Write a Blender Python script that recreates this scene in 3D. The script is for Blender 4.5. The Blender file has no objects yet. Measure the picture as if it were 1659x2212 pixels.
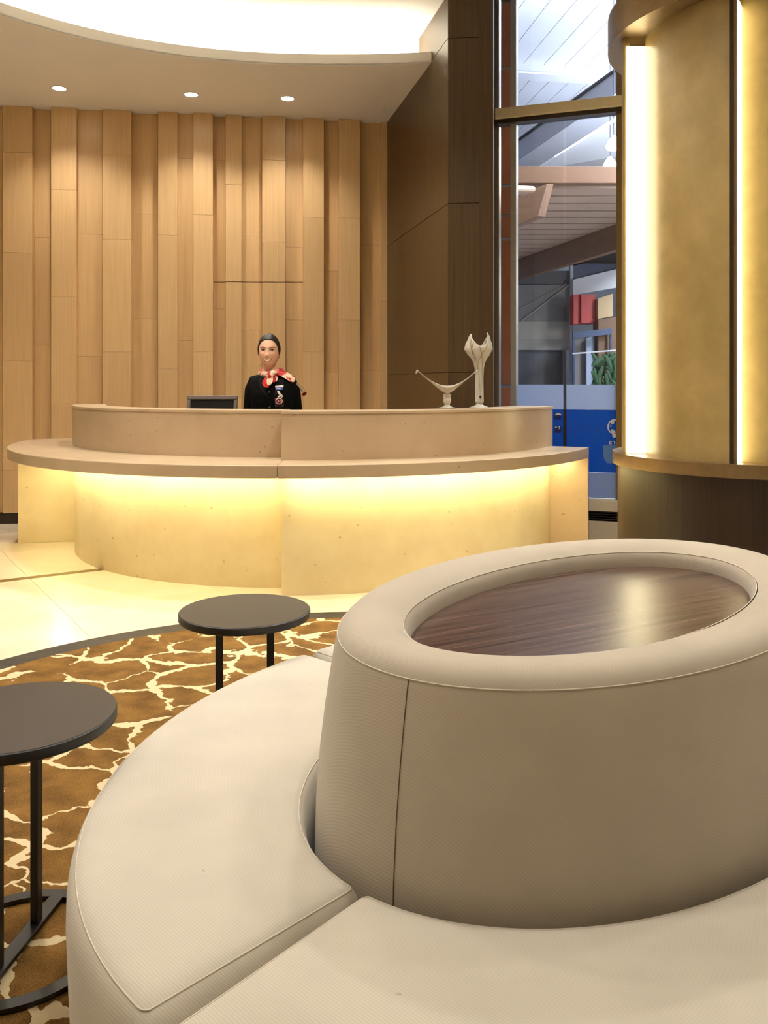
import bpy, bmesh, math, random
from mathutils import Vector, Matrix
from math import sin, cos, pi, radians, sqrt, atan2
random.seed(7)
sc = bpy.context.scene
COL = sc.collection

# ------------------------------------------------------------------ camera
F, CX, HY, EYE = 1850.0, 829.5, 826.0, 1.27
cd = bpy.data.cameras.new('camera'); cam = bpy.data.objects.new('camera', cd); COL.objects.link(cam)
cd.sensor_fit = 'HORIZONTAL'; cd.sensor_width = 36.0
cd.lens = 36.0 * F / 1659.0
cd.shift_y = -(1106.0 - HY) / 1659.0
cd.clip_start = 0.05; cd.clip_end = 200
cam.location = (0, 0, EYE); cam.rotation_euler = (pi / 2, 0, 0)
sc.camera = cam

# ------------------------------------------------------------------ world, exposure
w = bpy.data.worlds.new('world'); sc.world = w; w.use_nodes = True
bg = w.node_tree.nodes['Background']
bg.inputs[0].default_value = (0.62, 0.70, 0.95, 1); bg.inputs[1].default_value = 0.35
vs = sc.view_settings
vs.view_transform = 'Standard'; vs.look = 'None'; vs.gamma = 1.0; vs.use_curve_mapping = False
vs.exposure = 0.12
sc.cycles.max_bounces = 6; sc.cycles.diffuse_bounces = 4; sc.cycles.glossy_bounces = 3; sc.cycles.transmission_bounces = 4; sc.cycles.transparent_max_bounces = 8
sc.cycles.use_adaptive_sampling = True; sc.cycles.adaptive_threshold = .12; sc.cycles.adaptive_min_samples = 16
sc.cycles.caustics_reflective = False; sc.cycles.caustics_refractive = False
sc.cycles.sample_clamp_indirect = 6.0
sc.cycles.use_denoising = True

def area(name, loc, target, sx, sy, power, color, shape='RECTANGLE', spread=pi):
    l = bpy.data.lights.new(name, 'AREA'); l.shape = shape; l.size = sx
    if shape in ('RECTANGLE', 'ELLIPSE'): l.size_y = sy
    l.energy = power; l.color = color; l.spread = spread
    o = bpy.data.objects.new(name, l); COL.objects.link(o); o.location = loc
    d = Vector(target) - Vector(loc); o.rotation_euler = d.to_track_quat('-Z', 'Y').to_euler()
    return o
# cool area lights added out of view to brighten the hall beyond the window
area('hall_ceiling_fill', (5.3, 11.5, 4.8), (3.6, 13.6, 7.0), 2.5, 2.5, 700, (0.78, 0.84, 1.0))  # added fill that washes the white hall ceiling
area('shopfront_fill', (7.0, 14.5, 5.5), (3.3, 17.5, 2.0), 1.5, 1.5, 520, (0.92, 0.95, 1.0))  # added fill aimed at the shopfront

area('film_back_fill', (4.2, 9.6, 6.6), (1.9, 7.2, .8), 1.2, 1.2, 650, (0.9, 0.94, 1.0))  # added outside the glass to light the window film from behind
area('canopy_fill', (7.2, 13.4, 3.0), (3.2, 15.0, 4.0), .8, .8, 150, (1.0, .93, .85))  # added fill that lifts the dark underside of the canopy

# ------------------------------------------------------------------ helpers
def at(px, py, Y):
    return Vector(((px - CX) / F * Y, Y, EYE + (HY - py) / F * Y))
def link(o, parent=None):
    COL.objects.link(o)
    if parent is not None:
        o.parent = parent
        o.matrix_parent_inverse = Matrix.Translation(-world_loc(parent))
    return o
def world_loc(o):
    v = Vector(o.location)
    return v if o.parent is None else v
class MB:
    def __init__(s): s.v = []; s.f = []
    def add(s, V, Fc):
        n = len(s.v); s.v += [tuple(p) for p in V]; s.f += [tuple(i + n for i in f) for f in Fc]; return s
    def box(s, c, size, rz=0.0, M=None):
        sx, sy, sz = [d / 2 for d in size]; V = []
        R = Matrix.Rotation(rz, 3, 'Z') if M is None else M
        for z in (-sz, sz):
            for x, y in ((-sx, -sy), (sx, -sy), (sx, sy), (-sx, sy)):
                V.append(Vector(c) + R @ Vector((x, y, z)))
        return s.add(V, [(3, 2, 1, 0), (4, 5, 6, 7), (0, 1, 5, 4), (1, 2, 6, 5), (2, 3, 7, 6), (3, 0, 4, 7)])
    def prism(s, poly, z0, z1):
        n = len(poly)
        ar = sum(poly[i][0] * poly[(i + 1) % n][1] - poly[(i + 1) % n][0] * poly[i][1] for i in range(n))
        if ar < 0: poly = poly[::-1]
        V = [(p[0], p[1], z0) for p in poly] + [(p[0], p[1], z1) for p in poly]
        Fc = [tuple(range(n - 1, -1, -1)), tuple(range(n, 2 * n))]
        Fc += [(i, (i + 1) % n, n + (i + 1) % n, n + i) for i in range(n)]
        return s.add(V, Fc)
    def loft(s, rings, closed=True, caps=True):
        n = len(rings[0]); V = [p for r in rings for p in r]; Fc = []
        for k in range(len(rings) - 1):
            for i in range(n if closed else n - 1):
                j = (i + 1) % n
                Fc.append((k * n + i, k * n + j, (k + 1) * n + j, (k + 1) * n + i))
        if caps and closed:
            Fc.append(tuple(range(n - 1, -1, -1))); b = (len(rings) - 1) * n; Fc.append(tuple(range(b, b + n)))
        return s.add(V, Fc)
    def tube(s, pts, r, n=8, closed=False, caps=True):
        pts = [Vector(p) for p in pts]; m = len(pts); rings = []
        rr = r if isinstance(r, (list, tuple)) else [r] * m
        up = Vector((0, 0, 1)); prev = None
        for i, p in enumerate(pts):
            if closed: t = pts[(i + 1) % m] - pts[i - 1]
            else: t = pts[min(i + 1, m - 1)] - pts[max(i - 1, 0)]
            t.normalize()
            if prev is None:
                a = up if abs(t.z) < .9 else Vector((1, 0, 0)); u = t.cross(a).normalized()
            else:
                u = (prev - t * prev.dot(t)).normalized()
            prev = u; v2 = t.cross(u)
            rings.append([p + (u * cos(2 * pi * k / n) + v2 * sin(2 * pi * k / n)) * rr[i] for k in range(n)])
        if closed: rings.append(rings[0])
        return s.loft(rings, True, caps and not closed)
    def ellipsoid(s, c, r, nu=20, nv=12, M=None):
        c = Vector(c); rings = []
        for j in range(nv + 1):
            t = pi * (j + .02) / (nv + .04); ring = []
            for i in range(nu):
                a = 2 * pi * i / nu; p = Vector((r[0] * sin(t) * cos(a), r[1] * sin(t) * sin(a), -r[2] * cos(t)))
                ring.append(c + (M @ p if M is not None else p))
            rings.append(ring)
        return s.loft(rings)
    def obj(s, name, mat, parent=None, smooth=False, bevel=0, seg=2, angle=None):
        me = bpy.data.meshes.new(name); me.from_pydata(s.v, [], s.f)
        bm = bmesh.new(); bm.from_mesh(me); bmesh.ops.recalc_face_normals(bm, faces=bm.faces); bm.to_mesh(me); bm.free()
        me.update()
        if mat is not None: me.materials.append(mat)
        o = bpy.data.objects.new(name, me); link(o, parent)
        if smooth:
            me.polygons.foreach_set('use_smooth', [True] * len(me.polygons))
            if angle:
                me.set_sharp_from_angle(angle=radians(angle))
        if bevel:
            b = o.modifiers.new('bevel', 'BEVEL'); b.width = bevel; b.segments = seg; b.limit_method = 'ANGLE'; b.angle_limit = radians(40)
        return o
def tag(o, label=None, cat=None, group=None, kind=None):
    if label: o['label'] = label
    if cat: o['category'] = cat
    if group: o['group'] = group
    if kind: o['kind'] = kind
    return o
def empty(name, loc):
    o = bpy.data.objects.new(name, None); COL.objects.link(o); o.location = loc; o.empty_display_size = .1
    return o
def structure(o): o['kind'] = 'structure'; return o
def bx(name, c, size, mat, parent=None, rz=0, bevel=0, M=None):
    return MB().box(c, size, rz, M).obj(name, mat, parent, bevel=bevel)

# ------------------------------------------------------------------ materials
def new_mat(name):
    m = bpy.data.materials.new(name); m.use_nodes = True
    nt = m.node_tree; b = nt.nodes['Principled BSDF']
    return m, nt, b
def lin(c):  # sRGB 0-255 -> linear
    return tuple(((x / 255) / 12.92 if x <= 10 else ((x / 255 + .055) / 1.055) ** 2.4) for x in c) + (1,)
def N(nt, t, **kw):
    n = nt.nodes.new(t)
    for k, v in kw.items(): setattr(n, k, v)
    return n
def plain(name, rgb, rough=.5, metal=0.0, noise=0.0, nscale=30, spec=None, bump=0.0):
    m, nt, b = new_mat(name); c = lin(rgb)
    b.inputs['Base Color'].default_value = c; b.inputs['Roughness'].default_value = rough; b.inputs['Metallic'].default_value = metal
    if spec is not None: b.inputs['Specular IOR Level'].default_value = spec
    if noise or bump:
        tc = N(nt, 'ShaderNodeTexCoord'); nz = N(nt, 'ShaderNodeTexNoise'); nz.inputs['Scale'].default_value = nscale; nz.inputs['Detail'].default_value = 4
        nt.links.new(tc.outputs['Object'], nz.inputs['Vector'])
        if noise:
            r = N(nt, 'ShaderNodeValToRGB'); e = r.color_ramp.elements
            e[0].position = .3; e[1].position = .7
            e[0].color = tuple(x * (1 - noise) for x in c[:3]) + (1,); e[1].color = tuple(min(1, x * (1 + noise)) for x in c[:3]) + (1,)
            nt.links.new(nz.outputs['Fac'], r.inputs['Fac']); nt.links.new(r.outputs['Color'], b.inputs['Base Color'])
        if bump:
            bp = N(nt, 'ShaderNodeBump'); bp.inputs['Strength'].default_value = bump; bp.inputs['Distance'].default_value = .01
            nt.links.new(nz.outputs['Fac'], bp.inputs['Height']); nt.links.new(bp.outputs['Normal'], b.inputs['Normal'])
    return m
def emit(name, rgb, strength):
    m = bpy.data.materials.new(name); m.use_nodes = True; nt = m.node_tree; nt.nodes.clear()
    e = N(nt, 'ShaderNodeEmission'); e.inputs[0].default_value = tuple(rgb) + (1,); e.inputs[1].default_value = strength
    o = N(nt, 'ShaderNodeOutputMaterial'); nt.links.new(e.outputs[0], o.inputs[0]); return m
def wood(name, c0, c1, scale=(60, 60, 1.2), rough=.4, rot=(0, 0, 0), vary=.06, spec=.5, fine=1.0):
    """straight-grain veneer: noise stretched along one axis; a little shade change from board to board"""
    m, nt, b = new_mat(name)
    tc = N(nt, 'ShaderNodeTexCoord'); mp = N(nt, 'ShaderNodeMapping'); mp.inputs['Scale'].default_value = scale; mp.inputs['Rotation'].default_value = rot; mp.vector_type = 'TEXTURE' if any(rot) else 'POINT'
    oi = N(nt, 'ShaderNodeObjectInfo'); add = N(nt, 'ShaderNodeVectorMath', operation='ADD')
    mul = N(nt, 'ShaderNodeMath', operation='MULTIPLY'); mul.inputs[1].default_value = 37.0
    nt.links.new(oi.outputs['Random'], mul.inputs[0]); nt.links.new(mul.outputs[0], add.inputs[1])
    nt.links.new(tc.outputs['Object'], mp.inputs['Vector']); nt.links.new(mp.outputs['Vector'], add.inputs[0])
    n1 = N(nt, 'ShaderNodeTexNoise'); n1.inputs['Scale'].default_value = 1.0 * fine; n1.inputs['Detail'].default_value = 5; n1.inputs['Roughness'].default_value = .6
    nt.links.new(add.outputs[0], n1.inputs['Vector'])
    r = N(nt, 'ShaderNodeValToRGB'); e = r.color_ramp.elements; e[0].position = .32; e[1].position = .68; e[0].color = lin(c0); e[1].color = lin(c1)
    nt.links.new(n1.outputs['Fac'], r.inputs['Fac'])
    hs = N(nt, 'ShaderNodeHueSaturation'); mr = N(nt, 'ShaderNodeMapRange'); mr.inputs['To Min'].default_value = 1 - vary; mr.inputs['To Max'].default_value = 1 + vary
    nt.links.new(oi.outputs['Random'], mr.inputs['Value']); nt.links.new(mr.outputs[0], hs.inputs['Value'])
    nt.links.new(r.outputs['Color'], hs.inputs['Color']); nt.links.new(hs.outputs['Color'], b.inputs['Base Color'])
    b.inputs['Roughness'].default_value = rough; b.inputs['Specular IOR Level'].default_value = spec
    bp = N(nt, 'ShaderNodeBump'); bp.inputs['Strength'].default_value = .05; bp.inputs['Distance'].default_value = .003
    nt.links.new(n1.outputs['Fac'], bp.inputs['Height']); nt.links.new(bp.outputs['Normal'], b.inputs['Normal'])
    return m
def stone(name, c0, c1, spot, rough=.35, cloud=2.5, spots=9.0, spot_amt=.8):
    m, nt, b = new_mat(name)
    tc = N(nt, 'ShaderNodeTexCoord')
    n1 = N(nt, 'ShaderNodeTexNoise'); n1.inputs['Scale'].default_value = cloud; n1.inputs['Detail'].default_value = 6; n1.inputs['Roughness'].default_value = .6
    nt.links.new(tc.outputs['Object'], n1.inputs['Vector'])
    r = N(nt, 'ShaderNodeValToRGB'); e = r.color_ramp.elements; e[0].position = .35; e[1].position = .65; e[0].color = lin(c0); e[1].color = lin(c1)
    nt.links.new(n1.outputs['Fac'], r.inputs['Fac'])
    v = N(nt, 'ShaderNodeTexVoronoi'); v.inputs['Scale'].default_value = spots; v.inputs['Randomness'].default_value = 1
    n2 = N(nt, 'ShaderNodeTexNoise'); n2.inputs['Scale'].default_value = 60; n2.inputs['Detail'].default_value = 2
    nt.links.new(tc.outputs['Object'], v.inputs['Vector']); nt.links.new(tc.outputs['Object'], n2.inputs['Vector'])
    ad = N(nt, 'ShaderNodeMath', operation='MULTIPLY_ADD'); ad.inputs[1].default_value = .12; nt.links.new(n2.outputs['Fac'], ad.inputs[0]); nt.links.new(v.outputs['Distance'], ad.inputs[2])
    r2 = N(nt, 'ShaderNodeValToRGB'); e = r2.color_ramp.elements; e[0].position = .09; e[1].position = .15; e[0].color = (spot_amt,) * 3 + (1,); e[1].color = (0, 0, 0, 1)
    nt.links.new(ad.outputs[0], r2.inputs['Fac'])
    mx = N(nt, 'ShaderNodeMixRGB'); mx.inputs['Color2'].default_value = lin(spot)
    nt.links.new(r2.outputs['Color'], mx.inputs['Fac']); nt.links.new(r.outputs['Color'], mx.inputs['Color1']); nt.links.new(mx.outputs['Color'], b.inputs['Base Color'])
    b.inputs['Roughness'].default_value = rough
    return m
def fabric(name, rgb, scale=900, strength=.10, rough=.85):
    m, nt, b = new_mat(name); c = lin(rgb)
    tc = N(nt, 'ShaderNodeTexCoord')
    wv = N(nt, 'ShaderNodeTexWave'); wv.wave_type = 'BANDS'; wv.bands_direction = 'DIAGONAL'; wv.inputs['Scale'].default_value = scale / 10; wv.inputs['Distortion'].default_value = 1.5; wv.inputs['Detail'].default_value = 1
    nz = N(nt, 'ShaderNodeTexNoise'); nz.inputs['Scale'].default_value = 6; nz.inputs['Detail'].default_value = 5
    for n in (wv, nz): nt.links.new(tc.outputs['Object'], n.inputs['Vector'])
    r = N(nt, 'ShaderNodeValToRGB'); e = r.color_ramp.elements; e[0].position = .3; e[1].position = .7
    e[0].color = tuple(x * .93 for x in c[:3]) + (1,); e[1].color = tuple(min(1, x * 1.04) for x in c[:3]) + (1,)
    nt.links.new(nz.outputs['Fac'], r.inputs['Fac'])
    mx = N(nt, 'ShaderNodeMixRGB', blend_type='MULTIPLY'); mx.inputs['Fac'].default_value = .10
    nt.links.new(r.outputs['Color'], mx.inputs['Color1']); nt.links.new(wv.outputs['Color'], mx.inputs['Color2']); nt.links.new(mx.outputs['Color'], b.inputs['Base Color'])
    bp = N(nt, 'ShaderNodeBump'); bp.inputs['Strength'].default_value = strength; bp.inputs['Distance'].default_value = .001
    nt.links.new(wv.outputs['Fac'], bp.inputs['Height']); nt.links.new(bp.outputs['Normal'], b.inputs['Normal'])
    b.inputs['Roughness'].default_value = rough; b.inputs['Sheen Weight'].default_value = .25; b.inputs['Specular IOR Level'].default_value = .3
    return m

M = {}
M['oak'] = wood('light oak veneer', (208, 169, 119), (220, 183, 132), scale=(90, 90, 2.0), rough=.38, vary=.05)
M['oak_back'] = plain('shadow backing', (120, 84, 48), .7, noise=.1)
M['walnut'] = wood('dark walnut veneer', (64, 46, 24), (84, 62, 36), scale=(70, 70, 1.2), rough=.35, vary=.04)
M['wenge'] = wood('wenge veneer', (30, 19, 12), (50, 33, 21), scale=(90, 90, 1.5), rough=.35, vary=.03)
M['tray'] = wood('brown wood tray', (46, 30, 24), (108, 82, 70), scale=(.5, .014, .014), rough=.27, rot=(0, 0, radians(30)), vary=.02)
M['ceiling'] = plain('warm white paint', (233, 229, 225), .8, noise=.015, nscale=3)
M['upper'] = plain('white paint', (250, 246, 234), .85, noise=.01, nscale=3)
M['stone'] = stone('honed limestone', (188, 164, 132), (202, 178, 146), (120, 94, 64), rough=.3, spots=13)
M['stone_face'] = stone('honed limestone face', (220, 202, 160), (234, 218, 178), (170, 142, 96), rough=.35)
M['tile'] = stone('cream marble tile', (226, 212, 184), (240, 228, 204), (206, 186, 152), rough=.26, cloud=1.6, spots=3, spot_amt=.3)
M['grout'] = plain('tile joint', (196, 182, 152), .8, noise=.05)
M['emperador'] = stone('dark brown marble', (36, 29, 22), (58, 48, 37), (88, 76, 60), rough=.7, cloud=14, spots=20, spot_amt=.5)
M['brass_inlay'] = plain('dark olive stone inlay', (120, 100, 58), .3, noise=.12, nscale=12)
M['black'] = plain('black powder coat', (15, 13, 12), .42, noise=.06, nscale=60)
M['tabletop'] = plain('charcoal laminate', (58, 50, 42), .42, noise=.05, nscale=80)
M['fabric'] = fabric('cream twill', (213, 204, 188))
M['fabric_shaded'] = fabric('shaded cream twill', (200, 188, 170))  # same cream twill as the seats, darkened to put shade on the drum
M['seam'] = plain('cream piping', (220, 209, 190), .8, noise=.04)
M['seam_dark'] = plain('brown seam thread', (104, 82, 60), .9, noise=.04)
M['plaster'] = stone('gold polished plaster', (150, 127, 78), (172, 147, 96), (132, 106, 60), rough=.32, cloud=3.5, spots=2, spot_amt=.35)
M['bronze'] = plain('brushed bronze', (132, 108, 74), .35, .55, noise=.08, nscale=20)
M['bronze_dark'] = plain('dark bronze', (52, 38, 24), .4, .3, noise=.08)
M['chrome'] = plain('satin steel', (170, 166, 160), .28, .9, noise=.05)
M['mullion'] = plain('grey coated aluminium', (190, 187, 184), .35, .4, noise=.04)
M['transom'] = plain('cream coated aluminium', (236, 216, 178), .45, noise=.04)
M['terracotta'] = plain('terracotta cladding', (186, 110, 74), .6, noise=.08, nscale=8)
M['white_sill'] = plain('cream sill paint', (226, 212, 188), .5, noise=.03)
M['led_counter'] = emit('counter lamp', (1.0, .87, .48), 46)
M['led_column'] = emit('column lamp', (1.0, .88, .54), 7)
M['led_cove'] = emit('cove lamp', (1.0, .94, .82), 30)
M['downlight'] = emit('downlight lens', (1.0, .93, .78), 30)

# ------------------------------------------------------------------ room shell
CEIL, UP = 3.748, 4.08
A2, B2 = Vector((-3.43, 7.653)), Vector((.046, 8.114))          # back wall line (panel faces)
WD = (B2 - A2).normalized(); WN = Vector((WD.y, -WD.x))          # along the wall; towards the room
FW = B2 - WD * 6.2                                               # far left end of back wall
DW = Vector((.463, 6.20)); PE = Vector((.787, 6.17)); WB = Vector((.905, 7.03)); WE = Vector((4.6, 5.72))   # side wall front corner, pillar edge, window line
# floor
fl = structure(MB().prism([(-6.2, -2.6), (4.7, -2.6), (4.7, 8.4), (-6.2, 8.4)], -.12, -.008).obj('floor', M['grout']))
td = Vector((cos(radians(33)), sin(radians(33)))); tn = Vector((-td.y, td.x)); o0 = Vector((-2.44, 5.44)); T = .9
base_tile = MB().prism([(0.0007, .0007), (T - .0007, .0007), (T - .0007, T - .0007), (.0007, T - .0007)], -.012, 0).obj('floor_tile', M['tile'], fl, bevel=.0012, seg=1)
first = True
for i in range(-4, 9):
    for j in range(-5, 5):
        p = o0 + td * (i * T + .18) + tn * ((j * T) + (.075 if j >= 0 else 0)); c = p + (td + tn) * T / 2
        if not (-4.4 < c.x < 3.6 and 2.6 < c.y < 8.4): continue
        if (c - Vector((-.1, 2.675))).length < 1.35: continue
        t = base_tile if first else base_tile.copy()
        if not first: COL.objects.link(t); t.parent = fl
        first = False
        t.location = (p.x, p.y, 0); t.rotation_euler = (0, 0, radians(33))
q = [o0 - td * 3.5, o0 + td * 1.2]
tag(MB().prism([tuple(q[0]), tuple(q[1]), tuple(q[1] + tn * .072), tuple(q[0] + tn * .072)], -.012, .0005).obj('floor_inlay', M['brass_inlay'], fl))
# near half of the floor in one slab (behind and under the camera, under the carpet)
MB().prism([(-6.2, -2.6), (4.7, -2.6), (4.7, 2.4), (-6.2, 2.4)], -.012, -.001).obj('near_slab', M['tile'], fl)

# carpet with its stone border
def arc_pts(c, r, a0, a1, n): return [(c[0] + r * cos(a0 + (a1 - a0) * i / n), c[1] + r * sin(a0 + (a1 - a0) * i / n)) for i in range(n + 1)]
CC0 = (-.101, 2.675)
ring = MB(); n = 128
ring.loft([[(CC0[0] + r * cos(2 * pi * i / n), CC0[1] + r * sin(2 * pi * i / n), z) for i in range(n)] for r, z in ((2.056, -.005), (2.056, .004), (1.922, .004), (1.922, -.005), (2.056, -.005))], caps=False)
ring.obj('carpet_border', M['emperador'], fl)
m, nt, b = new_mat('brown carpet with cream veins')
tc = N(nt, 'ShaderNodeTexCoord')
def link_(a, b_): nt.links.new(a, b_)
nz = N(nt, 'ShaderNodeTexNoise'); nz.inputs['Scale'].default_value = 3.2; nz.inputs['Detail'].default_value = 4; link_(tc.outputs['Object'], nz.inputs['Vector'])
sub = N(nt, 'ShaderNodeVectorMath', operation='SUBTRACT'); sub.inputs[1].default_value = (.5, .5, .5); link_(nz.outputs['Color'], sub.inputs[0])
scl = N(nt, 'ShaderNodeVectorMath', operation='SCALE'); scl.inputs['Scale'].default_value = .42; link_(sub.outputs[0], scl.inputs[0])
add = N(nt, 'ShaderNodeVectorMath', operation='ADD'); link_(tc.outputs['Object'], add.inputs[0]); link_(scl.outputs[0], add.inputs[1])
nz2 = N(nt, 'ShaderNodeTexNoise'); nz2.inputs['Scale'].default_value = 34; nz2.inputs['Detail'].default_value = 2; link_(tc.outputs['Object'], nz2.inputs['Vector'])
sub2 = N(nt, 'ShaderNodeVectorMath', operation='SUBTRACT'); sub2.inputs[1].default_value = (.5, .5, .5); link_(nz2.outputs['Color'], sub2.inputs[0])
scl2 = N(nt, 'ShaderNodeVectorMath', operation='SCALE'); scl2.inputs['Scale'].default_value = .035; link_(sub2.outputs[0], scl2.inputs[0])
add2 = N(nt, 'ShaderNodeVectorMath', operation='ADD'); link_(add.outputs[0], add2.inputs[0]); link_(scl2.outputs[0], add2.inputs[1])
vo = N(nt, 'ShaderNodeTexVoronoi', feature='DISTANCE_TO_EDGE'); vo.voronoi_dimensions = '2D'; vo.inputs['Scale'].default_value = 4.3; link_(add2.outputs[0], vo.inputs['Vector'])
wn = N(nt, 'ShaderNodeTexNoise'); wn.inputs['Scale'].default_value = 5.0; wn.inputs['Detail'].default_value = 1; link_(tc.outputs['Object'], wn.inputs['Vector'])
wr = N(nt, 'ShaderNodeMapRange'); wr.inputs['From Min'].default_value = .36; wr.inputs['From Max'].default_value = .68; wr.inputs['To Min'].default_value = .022; wr.inputs['To Max'].default_value = .10; link_(wn.outputs['Fac'], wr.inputs['Value'])
kn = N(nt, 'ShaderNodeTexNoise'); kn.inputs['Scale'].default_value = 4.2; kn.inputs['Detail'].default_value = 0; mpk = N(nt, 'ShaderNodeMapping'); mpk.inputs['Location'].default_value = (5.3, 2.1, 0); link_(tc.outputs['Object'], mpk.inputs['Vector']); link_(mpk.outputs[0], kn.inputs['Vector'])
kr = N(nt, 'ShaderNodeMapRange'); kr.inputs['From Min'].default_value = .29; kr.inputs['From Max'].default_value = .37; link_(kn.outputs['Fac'], kr.inputs['Value'])
km = N(nt, 'ShaderNodeMath', operation='MULTIPLY'); link_(wr.outputs[0], km.inputs[0]); link_(kr.outputs[0], km.inputs[1])
lt = N(nt, 'ShaderNodeMath', operation='LESS_THAN'); link_(vo.outputs['Distance'], lt.inputs[0]); link_(km.outputs[0], lt.inputs[1])
pile = N(nt, 'ShaderNodeTexNoise'); pile.inputs['Scale'].default_value = 260; pile.inputs['Detail'].default_value = 3; link_(tc.outputs['Object'], pile.inputs['Vector'])
cl = N(nt, 'ShaderNodeTexNoise'); cl.inputs['Scale'].default_value = 9; cl.inputs['Detail'].default_value = 4; link_(tc.outputs['Object'], cl.inputs['Vector'])
am = N(nt, 'ShaderNodeMath', operation='MULTIPLY_ADD'); am.inputs[1].default_value = .5; link_(pile.outputs['Fac'], am.inputs[0])
hm = N(nt, 'ShaderNodeMath', operation='MULTIPLY'); hm.inputs[1].default_value = .5; link_(cl.outputs['Fac'], hm.inputs[0]); link_(hm.outputs[0], am.inputs[2])
br = N(nt, 'ShaderNodeValToRGB'); e = br.color_ramp.elements; e[0].position = .36; e[1].position = .64; e[0].color = lin((86, 59, 24)); e[1].color = lin((146, 107, 52)); link_(am.outputs[0], br.inputs['Fac'])
mx = N(nt, 'ShaderNodeMixRGB'); mx.inputs['Color2'].default_value = lin((216, 196, 156)); link_(lt.outputs[0], mx.inputs['Fac']); link_(br.outputs['Color'], mx.inputs['Color1']); link_(mx.outputs['Color'], b.inputs['Base Color'])
bp = N(nt, 'ShaderNodeBump'); bp.inputs['Strength'].default_value = .6; bp.inputs['Distance'].default_value = .004; link_(pile.outputs['Fac'], bp.inputs['Height']); link_(bp.outputs['Normal'], b.inputs['Normal'])
b.inputs['Roughness'].default_value = .95; b.inputs['Sheen Weight'].default_value = .04; b.inputs['Specular IOR Level'].default_value = .1
M['carpet'] = m
tag(MB().prism(arc_pts(CC0, 1.922, 0, 2 * pi * 127 / 128, 127), -.006, .008).obj('carpet', M['carpet']),
    'round brown carpet patterned with branching cream veins under the sofa', 'carpet')

# back wall: backing slab + boards, baseboard
def wall_pt(px, off=0.0):
    """point on the back wall line (moved 'off' metres into the room) in the direction of a given bearing"""
    k = (px - CX) / F; P = A2 + WN * off
    t = (k * P.y - P.x) / (WD.x - k * WD.y)
    return P + WD * t
back = structure(MB().prism([tuple(FW - WN * .10), tuple(B2 + WD * .3 - WN * .10), tuple(B2 + WD * .3 - WN * .25), tuple(FW - WN * .25)], 0, CEIL + .02).obj('wall_back', M['oak_back']))
cols = [(-160, -95, .0, (420, 640, 900)), (-95, -42, -.055, (330, 560, 790)), (-42, 6, -.035, (407, 640, 880, 1016)),
        (6, 69.5, .0, (329, 546, 780, 1015)), (69.5, 110, -.06, (513, 746, 985)), (110, 165.6, .012, (410, 641, 872)), (165.6, 221, -.03, (506, 770, 1010)),
        (221, 283, .004, (335, 517, 760, 1000)), (283, 341, -.065, (462, 689, 930)), (341, 383.5, .004, (508, 797, 1010)), (383.5, 417, -.035, (342, 735, 960)),
        (417, 460, .01, (464, 760, 1000)), (460, 487, -.07, (346, 609, 667, 930)), (487, 522, -.005, (399, 608, 860)), (522, 566, -.045, (510, 609, 713, 960)),
        (566, 617, .006, (346, 523, 609, 900)), (617, 654.5, -.045, (534, 609, 691, 930)), (654.5, 700, .004, (470, 760, 1000)), (700, 732, -.06, (585, 804, 1000)),
        (732, 778, .004, (471, 691, 900)), (778, 823, -.07, (530, 800, 1010)), (823, 842, -.03, (433, 651, 880))]
G = .0012
for x0, x1, off, joints in cols:
    off *= 1.35
    P0, P1 = wall_pt(x0, off), wall_pt(x1, off); Ym = (P0.y + P1.y) / 2
    zs = [CEIL] + [EYE + (HY - y) / F * Ym for y in joints] + [.10]
    for k in range(len(zs) - 1):
        zt, zb = zs[k], zs[k + 1]
        if zt - zb < .03: continue
        g = .006 if 460 <= x0 <= 640 and any(abs(zz - (EYE + (HY - 609) / F * Ym)) < .03 for zz in (zt,)) else G
        a, c = P0 + WD * .001, P1 - WD * .001; d = .10 + off + .005
        MB().prism([tuple(a), tuple(c), tuple(c - WN * d), tuple(a - WN * d)], zb + .0003, zt - g).obj('wall_board', M['oak'], back, bevel=.001, seg=1)
bb = MB().prism([tuple(FW - WN * .02), tuple(B2 - WN * .02), tuple(B2 - WN * .095), tuple(FW - WN * .095)], 0, .095).obj('baseboard_back', M['wenge']); structure(bb)

# dark side wall and pillar face
def wall_panels(name, p, q, mat, zcuts, thick=.18, side=1):
    d = (q - p).normalized(); nn = Vector((d.y, -d.x)) * side; g = .003
    root = structure(MB().prism([tuple(p - nn * .02), tuple(q - nn * .02), tuple(q - nn * thick), tuple(p - nn * thick)], 0, zcuts[-1] + .02).obj(name, M['bronze_dark']))
    for a, b_ in zip(zcuts[:-1], zcuts[1:]):
        MB().prism([tuple(p), tuple(q), tuple(q - nn * .022), tuple(p - nn * .022)], a + g, b_ - g * .2).obj('wall_panel', mat, root, bevel=.0015, seg=1)
    return root
zj = lambda y, Y: EYE + (HY - y) / F * Y
cuts = [0, zj(1200, 6.2), zj(805, 6.2), zj(440, 6.2), zj(83, 6.2), 5.2]
wall_panels('wall_side', B2 + Vector((-.02, .06)), DW, M['walnut'], cuts, side=1)
wall_panels('wall_pillar', DW, PE, M['walnut'], cuts, thick=.1)
structure(MB().prism([tuple(PE), tuple(WB), tuple(WB - Vector((.1, 0))), tuple(PE - Vector((.1, 0)))], 0, 5.2).obj('wall_return', M['walnut']))
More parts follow.
